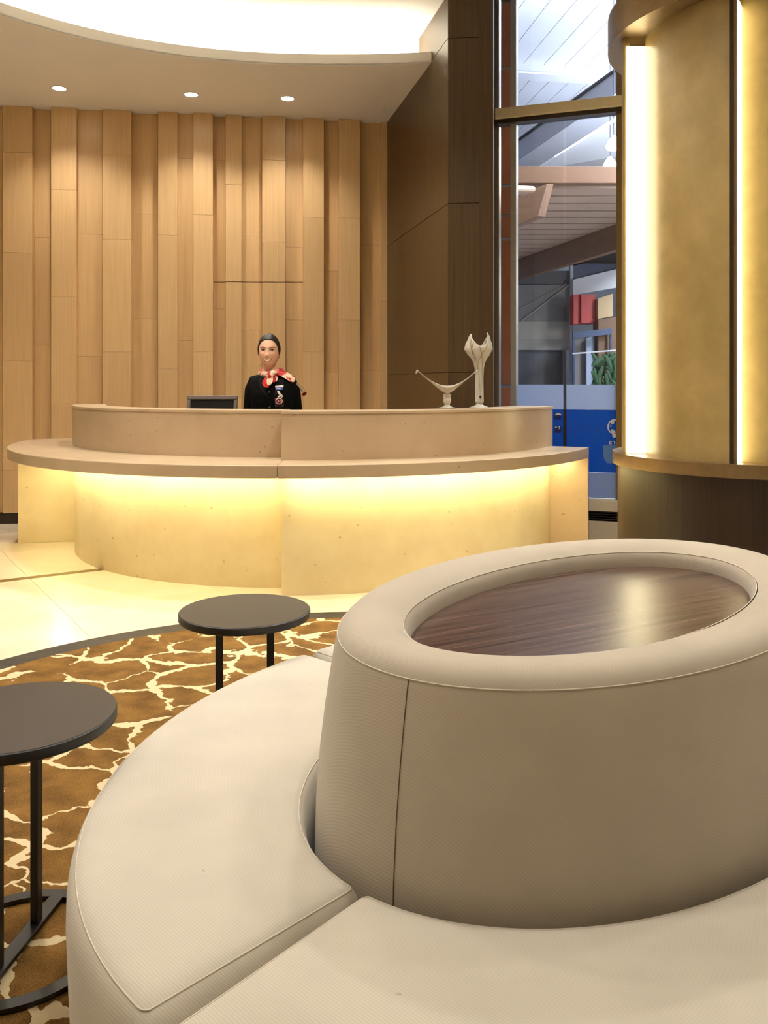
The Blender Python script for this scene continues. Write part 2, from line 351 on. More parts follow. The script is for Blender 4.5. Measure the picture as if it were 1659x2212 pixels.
# unseen walls that close the room
for nm, P in (('wall_left', [(-6.2, -2.6), (-6.2, 7.6), (-6.35, 7.6), (-6.35, -2.6)]), ('wall_rear', [(-6.3, -2.6), (4.7, -2.6), (4.7, -2.75), (-6.3, -2.75)]),
              ('wall_right', [(4.6, -2.6), (4.6, 5.8), (4.75, 5.8), (4.75, -2.6)])):
    structure(MB().prism(P, 0, 5.2).obj(nm, M['ceiling']))

# ceilings
def sup(t, off=0.0):
    n_ = 2.3; c, s = cos(t), sin(t)
    return Vector((-.35 + (2.9 + off) * math.copysign(abs(c) ** (2 / n_), c), 3.55 + (3.14 + off) * math.copysign(abs(s) ** (2 / n_), s)))
dark_dir = (DW - B2).normalized()
def on_dark(y): return B2 + dark_dir * ((y - B2.y) / dark_dir.y)
curve = [sup(pi - (pi - radians(80)) * i / 90) for i in range(91)]
curve = [p for p in curve if p.x < on_dark(p.y).x + .02] 
endp = on_dark(6.63); curve = [p for p in curve if p.x < endp.x - .03] + [endp + Vector((.02, 0))]
soff = [tuple(p) for p in curve] + [tuple(B2 + Vector((.05, .1))), tuple(FW - WN * .1), (-6.3, FW.y), (-6.3, curve[0].y)]
ce = structure(MB().prism(soff, CEIL, CEIL + .012).obj('ceiling', M['ceiling']))
fz = MB(); rings = []
for p, q_ in zip(curve, [None] * len(curve)):
    pass
def offset_curve(c, d):
    out = []
    for i, p in enumerate(c):
        t = (c[min(i + 1, len(c) - 1)] - c[max(i - 1, 0)]).normalized(); out.append(p + Vector((-t.y, t.x)) * d)
    return out
inn = offset_curve(curve, .02)
fz.loft([[(p.x, p.y, z) for p in cc] for cc, z in ((curve, CEIL - .002), (curve, CEIL + .085), (inn, CEIL + .085), (inn, CEIL - .002), (curve, CEIL - .002))], closed=False, caps=False)
structure(fz.obj('trim_1', M['ceiling']))
cb = offset_curve(curve, .34)
cbk = MB().loft([[(p.x, p.y, z) for p in cb] for z in (CEIL, UP + .02)], closed=False, caps=False); structure(cbk.obj('trim_2', M['upper']))
up = structure(MB().prism([(-6.3, -2.7), (4.7, -2.7), (4.7, 6.25), (.46, 6.25), tuple(B2 + Vector((.06, .1))), tuple(FW - WN * .1), (-6.3, FW.y)], UP, UP + .05).obj('ceiling_upper', M['upper']))
structure(MB().prism([(.40, 6.2), (4.7, 6.2), (4.7, 8.3), (.0, 8.3)], 5.2, 5.25).obj('ceiling_bay', M['upper']))
structure(MB().prism([(.5, 6.25), (4.7, 6.25), (4.7, 6.2), (.5, 6.2)], UP, 5.2).obj('trim_3', M['upper']))
# access hatch in the soffit
hp = [wall_pt(0)]  # placeholder reference kept simple
h0, h1 = Vector((-.30, 7.52)), Vector((.02, 7.56))
MB().prism([tuple(h0), tuple(h1), tuple(h1 + Vector((-.04, .28))), tuple(h0 + Vector((-.05, .28)))], CEIL - .003, CEIL + .002).obj('access_panel', M['ceiling'], ce, bevel=.001, seg=1)
# cove lamp strip lying in the trough behind the fascia
lc = offset_curve(curve, .12); lc2 = offset_curve(curve, .19)
cov = MB(); cov.loft([[(p.x, p.y, z) for p in cc] for cc, z in ((lc, CEIL + .013), (lc, CEIL + .035), (lc2, CEIL + .035), (lc2, CEIL + .013))], closed=False, caps=False)
tag(cov.obj('cove_light', M['led_cove']), 'warm white lamp strip hidden in the curved ceiling cove', 'lamp')

# downlights: three along the wall (in view), then unseen spots added below the upper ceiling
def downlight(loc, power, label, group, cone=100, blend=.6, rr=.055):
    e_ = empty('downlight', loc); tag(e_, label, 'ceiling lamp', group)
    n_ = 24
    MB().loft([[(loc[0] + r * cos(2 * pi * i / n_), loc[1] + r * sin(2 * pi * i / n_), loc[2] + z) for i in range(n_)] for r, z in ((rr * 1.25, 0), (rr * 1.25, -.005), (rr, -.006), (rr, .0), (rr * 1.25, 0))], caps=False).obj('trim_ring', M['ceiling'], e_, smooth=False)
    MB().loft([[(loc[0] + r * cos(2 * pi * i / n_), loc[1] + r * sin(2 * pi * i / n_), loc[2] + z) for i in range(n_)] for r, z in ((rr, -.002), (rr * .5, -.004), (.001, -.004))], caps=False).obj('lens', M['downlight'], e_)
    l = bpy.data.lights.new('downlight_lamp', 'SPOT'); l.energy = power; l.color = (1.0, .955, .88); l.spot_size = radians(cone); l.spot_blend = blend; l.shadow_soft_size = rr
    o = bpy.data.objects.new('downlight_lamp', l); link(o, e_); o.location = Vector(loc) + Vector((0, 0, -.02)); 
    return e_
for (px, py), lb in zip(((128, 190), (413, 203.5), (621, 212)), ('leftmost of the three glowing downlights in the white soffit', 'middle of the three glowing downlights in the white soffit', 'rightmost of the three glowing downlights in the white soffit')):
    Y = (CEIL - EYE) * F / (HY - py); p = at(px, py, Y)
    downlight((p.x, p.y, CEIL), 66, lb, 'downlights along the panelled wall', cone=120, blend=.8)
unseen_spots = [(.55, 4.3, 240), (-1.0, 5.6, 210), (-2.3, 4.9, 210), (-1.6, 3.6, 120), (1.7, 3.2, 80), (.4, 2.3, 105), (-1.5, 2.0, 95), (1.9, 1.4, 45), (.2, .7, 36), (-1.6, .2, 40), (-3.6, 3.6, 190), (-3.6, 1.5, 110), (3.2, 2.2, 60)]  # spots added out of view as room light; first one inferred from the counter's shadow
for i, (x, y, pw) in enumerate(unseen_spots):
    l = bpy.data.lights.new('unseen_spot', 'SPOT'); l.energy = pw; l.color = (1.0, .955, .88); l.spot_size = radians(125); l.spot_blend = .9; l.shadow_soft_size = .09
    o = bpy.data.objects.new('unseen_spot', l); COL.objects.link(o); o.location = (x, y, UP - .02)

# ------------------------------------------------------------------ reception counter
CO = (-.64, 7.10)
def ept(rx, ry, ph): return (CO[0] + rx * sin(ph), CO[1] - ry * cos(ph))
def sector(o_, i_, a0, a1, z0, z1, n=48):
    """curved slab between two ellipses (rx, ry) around the counter's centre, from angle a0 to a1"""
    mb = MB(); rings = []
    for k in range(n + 1):
        a = radians(a0 + (a1 - a0) * k / n); po, pi_ = ept(*o_, a), ept(*i_, a)
        rings.append([(po[0], po[1], z0), (po[0], po[1], z1), (pi_[0], pi_[1], z1), (pi_[0], pi_[1], z0)])
    return mb.loft(rings)
LEDGE, LTH, TRANS = .80, .074, 1.096
ctr = empty('reception_counter', (CO[0], 5.6, 0))
tag(ctr, 'curved two-tier limestone reception counter glowing beneath its ledge', 'reception counter')
def ph_of(px, rx, ry, lo, hi):
    """angle on an ellipse whose bearing is px (by bisection on a monotone stretch)"""
    f = lambda a: (lambda p: CX + F * p[0] / p[1])(ept(rx, ry, radians(a))) - px
    for _ in range(60):
        mid = (lo + hi) / 2
        if (f(lo) < 0) == (f(mid) < 0): lo = mid
        else: hi = mid
    return (lo + hi) / 2
seam_b = ph_of(609, 1.99, 1.99, -20, 20); seam_t = ph_of(608, 2.05, 1.93, -20, 20); end_t = ph_of(1193.5, 2.05, 1.93, 40, 85)
led_end = ph_of(1272, 2.31, 2.26, 40, 85)
# lower fronts: set-back left half, proud right half
sector((1.81, 1.81), (1.70, 1.70), -88, seam_b + .3, 0, LEDGE - LTH).obj('front_panel', M['stone_face'], ctr, smooth=True, angle=40)
sector((2.03, 2.00), (1.80, 1.80), seam_b, led_end - 1, 0, LEDGE - LTH).obj('front_panel', M['stone_face'], ctr, smooth=True, angle=40)
# side pier under the rounded end
MB().prism([(-2.89, 6.76), (-2.40, 6.86), (-2.40, 7.12), (-2.82, 7.06)], 0, LEDGE - LTH).obj('side_pier', M['stone_face'], ctr, bevel=.003)
# ledge: left slab with a rounded nose, right slab
a_n = radians(-84)
def ledge_poly():
    P = [ept(2.28, 2.26, radians(seam_b - (seam_b + 84) * k / 60)) for k in range(61)]
    tip = Vector(P[-1]); P += [(-2.905, 6.93), (-2.93, 7.0), (-2.925, 7.07), (-2.88, 7.12), (-2.80, 7.16), (-2.62, 7.20), (-2.42, 7.21)]
    P += [ept(1.72, 1.72, radians(-84 + (seam_b + 84) * k / 40)) for k in range(41)]
    return P
P = ledge_poly()
MB().prism(P, LEDGE - LTH, LEDGE).obj('ledge', M['stone'], ctr, bevel=.006)
sector((2.31, 2.26), (1.78, 1.78), seam_b + .03, led_end, LEDGE - LTH, LEDGE).obj('ledge', M['stone'], ctr, bevel=.004)
# upright end slab carrying the right ledge to the floor
a = radians(led_end); po, pi_ = Vector(ept(2.31, 2.26, a)), Vector(ept(1.80, 1.78, a)); dd = (pi_ - po).normalized(); tt = Vector((dd.y, -dd.x))
if tt.x > 0: tt = -tt
MB().prism([tuple(po), tuple(pi_), tuple(pi_ + tt * .036), tuple(po + tt * .036)], 0, LEDGE - LTH).obj('end_slab', M['stone'], ctr, bevel=.003)
# upper tier (transaction counter)
sector((1.84, 1.735), (1.60, 1.49), -83, seam_t + .3, LEDGE, TRANS - .0200).obj('upper_panel', M['stone'], ctr, smooth=True, angle=40)
sector((1.845, 1.74), (1.595, 1.485), -83, seam_t + .3, TRANS - .019, TRANS).obj('top_slab', M['stone'], ctr, bevel=.003)
sector((2.05, 1.93), (1.80, 1.68), seam_t, end_t, LEDGE, TRANS - .0200).obj('upper_panel', M['stone'], ctr, smooth=True, angle=40)
sector((2.055, 1.935), (1.795, 1.675), seam_t - .1, end_t + .1, TRANS - .019, TRANS).obj('top_slab', M['stone'], ctr, bevel=.003)
# staff worktop behind, on its own panel
sector((1.60, 1.49), (1.08, 1.0), -80, -13, .72, .75).obj('worktop', M['walnut'], ctr)
sector((1.30, 1.22), (1.27, 1.19), -80, -60, 0, .72).obj('worktop_support', M['walnut'], ctr)
# lamp strips tucked under the ledge against the front panels, shining down and back
def strip(o_, i_, a0, a1, z0, z1, name, mat, par, label=None):
    return sector(o_, i_, a0, a1, z0, z1, 60).obj(name, mat, par)
LZ = LEDGE - LTH
strip((1.935, 1.935), (1.905, 1.905), -80, seam_b - .3, LZ - .009, LZ - .001, 'lamp_strip', M['led_counter'], ctr)
strip((2.155, 2.115), (2.125, 2.085), seam_b, led_end - 1.5, LZ - .009, LZ - .001, 'lamp_strip', M['led_counter'], ctr)

# ------------------------------------------------------------------ round column
KC = (2.308, 5.327)
def kpt(r, ph, z): return (KC[0] + r * sin(ph), KC[1] - r * cos(ph), z)
def kphi(px, r):
    k = (px - CX) / F; d = Vector((k, 1)).normalized(); c = Vector(KC); b_ = d.dot(c); disc = b_ * b_ - (c.length_squared - r * r)
    t = b_ - sqrt(max(disc, 0)); p = d * t - c
    return atan2(p.x, -p.y)
col = empty('round_column', (KC[0], KC[1], 0)); tag(col, 'large round column with gold plaster blades and glowing vertical slots', 'column')
def kdisc(prof, name, mat, n=96, smooth=True):
    mb = MB(); mb.loft([[kpt(r, 2 * pi * i / n, z) for i in range(n)] for r, z in prof], caps=False)
    return mb.obj(name, mat, col, smooth=smooth, angle=35)
KZ = .83
kdisc([(.001, 0), (.824, 0), (.824, KZ - .075), (.001, KZ - .075)], 'base_drum', M['wenge'])
kdisc([(.001, KZ - .075), (.857, KZ - .075), (.857, KZ), (.001, KZ)], 'base_ledge', M['bronze'])
kdisc([(.001, KZ), (.64, KZ), (.64, 5.19), (.001, 5.19)], 'core', M['plaster'])
kdisc([(.645, 3.39), (.886, 3.39), (.886, 3.60), (.645, 3.60), (.645, 3.39)], 'top_ring', M['bronze'])
def blade(p0, r0, p1, r1, name='plaster_blade', mat=None, th=.03, n=40):
    rings = []
    for k in range(n + 1):
        t = k / n; ph = p0 + (p1 - p0) * t; r = r0 + (r1 - r0) * t ** 1.3
        rings.append([kpt(r, ph, KZ), kpt(r, ph, 3.39), kpt(r - th, ph, 3.39), kpt(r - th, ph, KZ)])
    return MB().loft(rings).obj(name, mat or M['plaster'], col, smooth=True, angle=40)
e0 = kphi(1349, .83); e1 = kphi(1591, .815); pitch = e1 - e0           # right-hand ends of two neighbouring blades
def trim(ph, r, wdt, dep, mat, name='edge_trim'):
    c = Vector(kpt(r - dep / 2, ph, (KZ + 3.39) / 2)); return bx(name, c, (wdt, dep, 3.39 - KZ), mat, col, rz=ph)
ends = [e0 + pitch * k for k in range(-3, 5)]
for k, pe in enumerate(ends):
    rr_ = .83 if k <= 3 else .815
    if k: blade(ends[k - 1] + .004, .70, pe - .030, rr_ - .005)
    if k == 3: trim(pe - .034, rr_ - .001, .060, .03, M['plaster'])
    else: trim(pe - .030, rr_, .020, .035, M['bronze_dark']); trim(pe - .0085, rr_ - .003, .018, .030, M['bronze'])
    rings = [[kpt(r_, pe + d_, z_) for r_, d_ in ((rr_ - .012, .001), (rr_ - .012, .014), (.702, .018), (.702, .001))] for z_ in (KZ + .004, 3.335)]
    MB().loft(rings).obj('lamp_strip', M['led_column'], col)

# ------------------------------------------------------------------ window wall
WDn = (WE - WB).normalized(); WNn = Vector((WDn.y, -WDn.x))     # along the window; towards the room
def wpt(px, off=0.0):
    k = (px - CX) / F; P_ = WB + WNn * off; t = (k * P_.y - P_.x) / (WDn.x - k * WDn.y); return P_ + WDn * t
def wz(px, py, off=0.0): return EYE + (HY - py) / F * wpt(px, off).y
win = structure(empty('window_1', (WB.x, WB.y, 0)))
def vbar(px0, px1, z0, z1, mat, name='mullion', off=.0, depth=.08):
    a, b_ = wpt(px0, off), wpt(px1, off)
    return MB().prism([tuple(a), tuple(b_), tuple(b_ - WNn * depth), tuple(a - WNn * depth)], z0, z1).obj(name, mat, win, bevel=.003)
SILL = wz(1300, 1078)
vbar(1066, 1078, 0, 5.2, M['chrome']); vbar(1102.5, 1115, 0, 5.2, M['mullion']); vbar(1331, 1349, 0, 5.2, M['bronze']); vbar(1800, 1815, 0, 5.2, M['mullion'])
z0, z1 = wz(1070, 257, .06), wz(1070, 234, .06)
tr = MB(); a, b_ = wpt(1068, .06), wpt(1900, .06)
tr.prism([tuple(a), tuple(b_), tuple(b_ - WNn * .13), tuple(a - WNn * .13)], z0, z1); tr.obj('transom', M['transom'], win, bevel=.008)
a, b_ = wpt(1068, .045), wpt(1900, .045); MB().prism([tuple(a), tuple(b_), tuple(b_ - WNn * .11), tuple(a - WNn * .11)], z0 - .036, z0).obj('transom_lip', M['bronze_dark'], win, bevel=.003)
a, b_ = wpt(1115, .02), wpt(1900, .02)
for zz0, zz1, dep, off, mt, nm in ((SILL - .085, SILL, .16, .08, M['white_sill'], 'sill'), (.0, SILL - .17, .14, .04, M['white_sill'], 'sill_panel'), (SILL - .17, SILL - .085, .02, -.03, M['bronze_dark'], 'vent_recess')):
    a, b_ = wpt(1080, off), wpt(1900, off)
    MB().prism([tuple(a), tuple(b_), tuple(b_ - WNn * dep), tuple(a - WNn * dep)], zz0, zz1).obj(nm, mt, win, bevel=.004 if nm != 'vent_recess' else 0)
for k in range(4):
    zc = SILL - .155 + k * .019; a, b_ = wpt(1080, .035), wpt(1900, .035)
    MB().prism([tuple(a), tuple(b_), tuple(b_ - WNn * .05), tuple(a - WNn * .05)], zc, zc + .006).obj('vent_slat', M['bronze_dark'], win)
# clear panes (thin glass: see-through with a faint reflection)
m = bpy.data.materials.new('clear window glass'); m.use_nodes = True; nt = m.node_tree; nt.nodes.clear()
o = N(nt, 'ShaderNodeOutputMaterial'); mixs = N(nt, 'ShaderNodeMixShader'); tb = N(nt, 'ShaderNodeBsdfTransparent'); tb.inputs[0].default_value = (.93, .96, .97, 1)
gb = N(nt, 'ShaderNodeBsdfGlossy'); gb.inputs['Roughness'].default_value = .02; mixs.inputs[0].default_value = .03
nt.links.new(tb.outputs[0], mixs.inputs[1]); nt.links.new(gb.outputs[0], mixs.inputs[2]); nt.links.new(mixs.outputs[0], o.inputs[0]); M['glass'] = m
def film(name, rgb, trans, rough=.25):
    m_ = bpy.data.materials.new(name); m_.use_nodes = True; nt_ = m_.node_tree; b__ = nt_.nodes['Principled BSDF']; oo = nt_.nodes['Material Output']
    b__.inputs['Base Color'].default_value = lin(rgb); b__.inputs['Roughness'].default_value = rough
    tcx = N(nt_, 'ShaderNodeTexCoord'); nzx = N(nt_, 'ShaderNodeTexNoise'); nzx.inputs['Scale'].default_value = 3; nt_.links.new(tcx.outputs['Object'], nzx.inputs['Vector'])
    hsx = N(nt_, 'ShaderNodeHueSaturation'); hsx.inputs['Color'].default_value = lin(rgb); mrx = N(nt_, 'ShaderNodeMapRange'); mrx.inputs['To Min'].default_value = .93; mrx.inputs['To Max'].default_value = 1.07
    nt_.links.new(nzx.outputs['Fac'], mrx.inputs[0]); nt_.links.new(mrx.outputs[0], hsx.inputs['Value']); nt_.links.new(hsx.outputs[0], b__.inputs['Base Color'])
    tl = N(nt_, 'ShaderNodeBsdfTranslucent'); tl.inputs[0].default_value = lin(rgb); ms = N(nt_, 'ShaderNodeMixShader'); ms.inputs[0].default_value = trans
    nt_.links.new(b__.outputs[0], ms.inputs[1]); nt_.links.new(tl.outputs[0], ms.inputs[2]); nt_.links.new(ms.outputs[0], oo.inputs[0]); return m_
M['film_frost'] = film('frosted film', (198, 214, 240), .45); M['film_blue'] = film('blue printed film', (0, 108, 212), .4); M['film_low'] = film('grey frosted film', (164, 182, 216), .4)
M['film_white'] = plain('white print', (232, 238, 248), .5, noise=.02); M['film_navy'] = plain('navy sticker', (10, 40, 110), .4, noise=.05); M['film_mid'] = plain('mid blue print', (92, 140, 208), .5, noise=.03)
def pane(px0, px1, z0_, z1_, mat, name, off=-.03, th=.008, par=None):
    a, b_ = wpt(px0, off), wpt(px1, off)
    return MB().prism([tuple(a), tuple(b_), tuple(b_ - WNn * th), tuple(a - WNn * th)], z0_, z1_).obj(name, mat, par or win)
ZB = [SILL, wz(1300, 1022), wz(1300, 886), wz(1300, 831)]
p1_ = pane(1078, 1103, SILL, 5.2, M['glass'], 'pane')
for x0, x1 in ((1115, 1217), (1223.5, 1331.5), (1349, 1800)):
    pn = pane(x0, x1, SILL, z0 - .036, M['glass'], 'pane')
    pane(x0, x1, ZB[0] + .004, ZB[1], M['film_low'], 'frosted_film', off=-.026, th=.003, par=pn)
    pane(x0, x1, ZB[1] + .002, ZB[2], M['film_blue'], 'blue_film', off=-.026, th=.003, par=pn)
    pane(x0, x1, ZB[2] + .002, ZB[3], M['film_frost'], 'frosted_film', off=-.026, th=.003, par=pn)
    if x0 == 1223.5: logo_par = pn
    if x0 == 1115: mark_par = pn
pane(1115, 1331, z1, 5.2, M['glass'], 'pane'); pane(1349, 1800, z1, 5.2, M['glass'], 'pane')
vbar(1217, 1223.5, SILL, wz(1220, 884), M['bronze_dark'], 'pane_joint', off=-.02, depth=.02)
vbar(1218.6, 1221, wz(1220, 884), wz(1220, 755), M['glass'], 'pane_joint', off=-.025, depth=.012)
# the print on the film: mirrored lettering, globe, square stickers (seen from behind)
Wrot = Matrix(((WDn.x, 0, -WNn.x * -1), (WDn.y, 0, WNn.y), (0, 1, 0)))
def wframe(px, py, off):
    p = wpt(px, off); return Vector((p.x, p.y, EYE + (HY - py) / F * p.y))
def flat_poly(pts_px, mat, name, off, par, th=.0015):
    f0 = [wframe(x, y, off) for x, y in pts_px]; f1 = [p - Vector((WNn.x, WNn.y, 0)) * th for p in f0]
    return MB().loft([f0, f1]).obj(name, mat, par)
gx, gy, gr = 1329, 922, 16.5
def blob(cx_, cy_, rr, k=14, seed=0, jit=.25):
    rnd = random.Random(seed); return [(cx_ + rr * (1 - jit * rnd.random()) * cos(2 * pi * i / k), cy_ - rr * (1 - jit * rnd.random()) * sin(2 * pi * i / k)) for i in range(k)]
def ring_px(cx_, cy_, r0, r1, a0, a1, k=20):
    o_ = [(cx_ + r1 * cos(radians(a0 + (a1 - a0) * i / k)), cy_ - r1 * sin(radians(a0 + (a1 - a0) * i / k))) for i in range(k + 1)]
    i_ = [(cx_ + r0 * cos(radians(a0 + (a1 - a0) * i / k)), cy_ - r0 * sin(radians(a0 + (a1 - a0) * i / k))) for i in range(k, -1, -1)]
    return o_ + i_
def strip_poly(poly, mat, name, off, par):
    """a thin flat shape from a closed outline that may be concave"""
    n_ = len(poly); h = n_ // 2; mb = MB()
    for i in range(h - 1):
        q_ = [poly[i], poly[i + 1], poly[n_ - 2 - i], poly[n_ - 1 - i]]
        f0 = [wframe(x, y, off) for x, y in q_]; f1 = [p - Vector((WNn.x, WNn.y, 0)) * .0012 for p in f0]; mb.loft([f0, f1])
    return mb.obj(name, mat, par)
strip_poly(ring_px(gx, gy, 14.2, 17, 40, 235), M['film_white'], 'globe_print', -.022, logo_par)
for k, (bx_, by_, br_) in enumerate(((1323, 913, 4.2), (1319, 920, 3.2), (1326, 908, 3.5), (1325, 934, 5.5), (1327, 941, 5.0), (1322.5, 930, 3.4))):
    flat_poly(blob(bx_, by_, br_, seed=k), M['film_white'] if k != 1 else M['film_mid'], 'globe_print', -.0215, logo_par)
flat_poly([(1302, 962), (1331, 962), (1331, 1001), (1312, 1001), (1304, 990)], M['film_mid'], 'pale_print', -.0223, logo_par)
def lettering(txt, px, py, hpx, mat, par, mirror=True):
    cu = bpy.data.curves.new('lettering', 'FONT'); cu.body = txt; cu.extrude = .0006; cu.align_x = 'RIGHT'
    Y_ = wpt(px).y; cu.size = hpx * Y_ / F
    o_ = bpy.data.objects.new('lettering', cu); cu.materials.append(mat); link(o_, par)
    p = wframe(px, py, -.0205); ang = atan2(WDn.y, WDn.x)
    o_.location = p; o_.rotation_euler = (pi / 2, 0, ang); o_.scale = (-1 if mirror else 1, 1, 1); return o_
lettering('lpra', 1315, 960, 17, M['film_white'], logo_par)
for yy, k in ((899, 0), (928, 1)):
    flat_poly([(1198, yy - 7), (1212, yy - 7), (1212, yy + 7), (1198, yy + 7)], M['film_navy'], 'sticker', -.0225, mark_par)
flat_poly([(1199, 895), (1206, 892), (1213, 895), (1211, 897.5), (1206, 895.5), (1201, 897.5)], M['film_white'], 'sticker_print', -.0215, mark_par)
flat_poly([(1199, 922), (1203, 922), (1203, 924.5), (1199, 924.5)], M['film_white'], 'sticker_print', -.0215, mark_par)
flat_poly([(1206, 921), (1209, 921), (1209, 927.5), (1207.5, 927.5), (1207.5, 923), (1206, 923)], M['film_white'], 'sticker_print', -.0215, mark_par)

# ------------------------------------------------------------------ hall beyond the window
M['hall_white'] = plain('white ceiling metal', (226, 228, 236), .45, noise=.02, nscale=2)
M['hall_beam'] = plain('pale grey steel', (196, 198, 208), .5, noise=.03, nscale=2)
M['hall_wood'] = wood('hall larch', (112, 80, 58), (126, 92, 68), scale=(3, 3, 30), rough=.5)
M['hall_slat'] = plain('beige slat', (188, 158, 134), .6, noise=.05, nscale=3)
M['shadow_gap'] = plain('dark gap', (34, 25, 20), .8, noise=.05)
M['grey_panel'] = plain('grey partition', (122, 120, 122), .6, noise=.04, nscale=3); M['grey_dark'] = plain('dark partition', (70, 74, 84), .5, noise=.05, nscale=3); M['grey_light'] = plain('light grey partition', (160, 156, 148), .6, noise=.03, nscale=3)
M['hall_lamp'] = emit('hall lamp', (.95, .97, 1.0), 9)
terra = empty('terracotta_pier', (.98, 7.5, 0)); tag(terra, 'narrow terracotta-clad pier with pale joints just outside the glass', 'pier')
Yt = 7.55; zc = [0] + [zj(y, Yt) for y in (834, 516, 466, 400, 146, 3)] + [5.6]
xa, xb = (1070 - CX) / F * Yt, (1112 - CX) / F * Yt
bx('pier_core', ((xa + xb) / 2, Yt + .13, 2.8), (xb - xa, .2, 5.6), M['hall_beam'], terra)
for a, b_ in zip(zc[:-1], zc[1:]): bx('cladding_panel', ((xa + xb) / 2, Yt + .02, (a + b_) / 2), (xb - xa, .03, b_ - a - .028), M['terracotta'], terra, bevel=.002)
MB().tube([at(1072, 407, 7.56), at(1150, 409, 9.6)], .035, 12).obj('rail_pipe', M['hall_slat'], terra)
hf = structure(MB().prism([(-1, 8.45), (14, 6.6), (14, 30), (-1, 30)], -.1, 0).obj('hall_floor', M['hall_beam']))
# white plank ceiling
hall_c = structure(MB().prism([(-1, 8.6), (14, 7), (14, 26), (-1, 26)], 7.06, 7.12).obj('hall_ceiling', M['shadow_gap']))
pd = Vector((-.15, 1)).normalized(); pn_ = Vector((pd.y, -pd.x)); PW = .386
pb = {}
for run, (s0, s1) in enumerate(((9.4, 13.1), (13.1, 15.42), (15.5, 18.4), (18.4, 24.0))):
    L = s1 - s0; me0 = None
    for k in range(-2, 22):
        base = Vector((1.15, 15.4)) + pn_ * (k * PW) + pd * ((s0 - 15.4))
        if me0 is None:
            o_ = MB().box((0, 0, 0), (PW - .012, L - .012, .03)).obj('ceiling_plank', M['hall_white'], hall_c); me0 = o_
        else:
            o_ = me0.copy(); COL.objects.link(o_)
        c = base + pd * L / 2; o_.location = (c.x, c.y, 7.03); o_.rotation_euler = (0, 0, atan2(pd.y, pd.x) - pi / 2)
bm_ = empty('ceiling_rib', (3, 15.45, 6.9)); c1, c2 = Vector((1.0, 15.2)), Vector((9.0, 16.5))
q_ = (c2 - c1).normalized(); nq = Vector((-q_.y, q_.x))
MB().prism([tuple(c1), tuple(c2), tuple(c2 + nq * .12), tuple(c1 + nq * .12)], 6.86, 7.02).obj('rib_web', M['hall_beam'], bm_); MB().prism([tuple(c1 - nq * .05), tuple(c2 - nq * .05), tuple(c2 + nq * .3), tuple(c1 + nq * .3)], 6.83, 6.86).obj('rib_flange', M['hall_white'], bm_)
tag(bm_, 'pale steel rib crossing the white plank ceiling of the hall', 'beam')
def beam(name, p, q2, wdt, hgt, mat, par=None, roll=0):
    p, q2 = Vector(p), Vector(q2); d = (q2 - p); L = d.length; d.normalize(); side = d.cross(Vector((0, 0, 1))).normalized(); upv = side.cross(d)
    Mx = Matrix((side, d, upv)).transposed() @ Matrix.Rotation(roll, 3, 'Y')
    return MB().box((p + q2) / 2, (wdt, L, hgt), M=Mx).obj(name, mat, par, bevel=.01)
db = empty('roof_beam', at(1220, 272, 15)); tag(db, 'big slanting grey roof beam above the wooden canopy', 'beam')
P1, P2 = at(1060, 385, 17.0), at(1420, 140, 12.5)
beam('beam_web', P1, P2, .5, .32, M['hall_beam'], db); beam('beam_flange', P1 + Vector((0, 0, .18)), P2 + Vector((0, 0, .18)), .56, .04, M['grey_dark'], db); beam('beam_flange', P1 - Vector((0, 0, .18)), P2 - Vector((0, 0, .18)), .56, .04, M['hall_beam'], db)
lp = empty('sloped_soffit', at(1250, 320, 15.5)); tag(lp, 'bright sloping white soffit panel lit below the grey beam', 'ceiling panel')
Q = [at(1105, 385, 17.2), at(1420, 190, 13.3), at(1420, 330, 16.5), at(1105, 430, 20.0)]
MB().loft([Q, [p + Vector((0, .05, .08)) for p in Q]]).obj('soffit_sheet', M['hall_white'], lp)
Q = [at(1175, 338, 15.9), at(1330, 248, 14.2), at(1330, 262, 14.3), at(1200, 338, 15.9)]
MB().loft([Q, [p + Vector((0, .04, .03)) for p in Q]]).obj('lamp_trough', M['hall_lamp'], lp)
for k, (px, py, lb) in enumerate(((1326, 308, 'upper bright white pendant lamp in the hall beside the column'), (1318, 352, 'lower bright white pendant lamp in the hall beside the column'))):
    c = at(px, py, 12.5 + k * 1.2); e_ = empty('pendant_lamp', c); tag(e_, lb, 'lamp', 'pendant lamps in the hall')
    MB().loft([[(c.x + r * cos(2 * pi * i / 16), c.y + r * sin(2 * pi * i / 16), c.z + z) for i in range(16)] for r, z in ((.09, -.10), (.12, -.06), (.085, .02), (.04, .08), (.02, .10))]).obj('shade', M['hall_lamp'], e_)
    MB().tube([c + Vector((0, 0, .1)), Vector((c.x, c.y, 7.0))], .006, 6).obj('cord', M['grey_dark'], e_)
# wooden canopy: front beam, slats, side beam, bracket
ZS = 4.03
can = empty('wooden_canopy', (3.2, 13, ZS)); tag(can, 'brown wooden canopy with beige slatted underside over the shopfront', 'canopy')
bx('front_beam', (3.2, 12.0, 4.16), (5.2, .18, .24), M['hall_wood'], can, bevel=.01)
s0_, s1_ = Vector((3.02, 19.4)), Vector((4.07, 15.06)); sd = (s1_ - s0_).normalized()
def fascia_x(y): return (s0_ + sd * ((y - s0_.y) / sd.y)).x
k = 0; y = 12.12
while y < 20.5:
    xr = min(5.6, fascia_x(y + .27)); xl = 1.0
    bx('canopy_slat', ((xl + xr) / 2, y + .27, ZS + .02), (xr - xl, .46, .05), M['hall_slat'], can); y += .55
bx('canopy_deck', (3.2, 16.5, ZS + .12), (5.4, 8.6, .1), M['shadow_gap'], can)
beam('side_beam', (*(s0_ - sd * 1.2), 3.80), (*(s1_ + sd * 6), 3.80), .14, .45, M['hall_wood'], can)
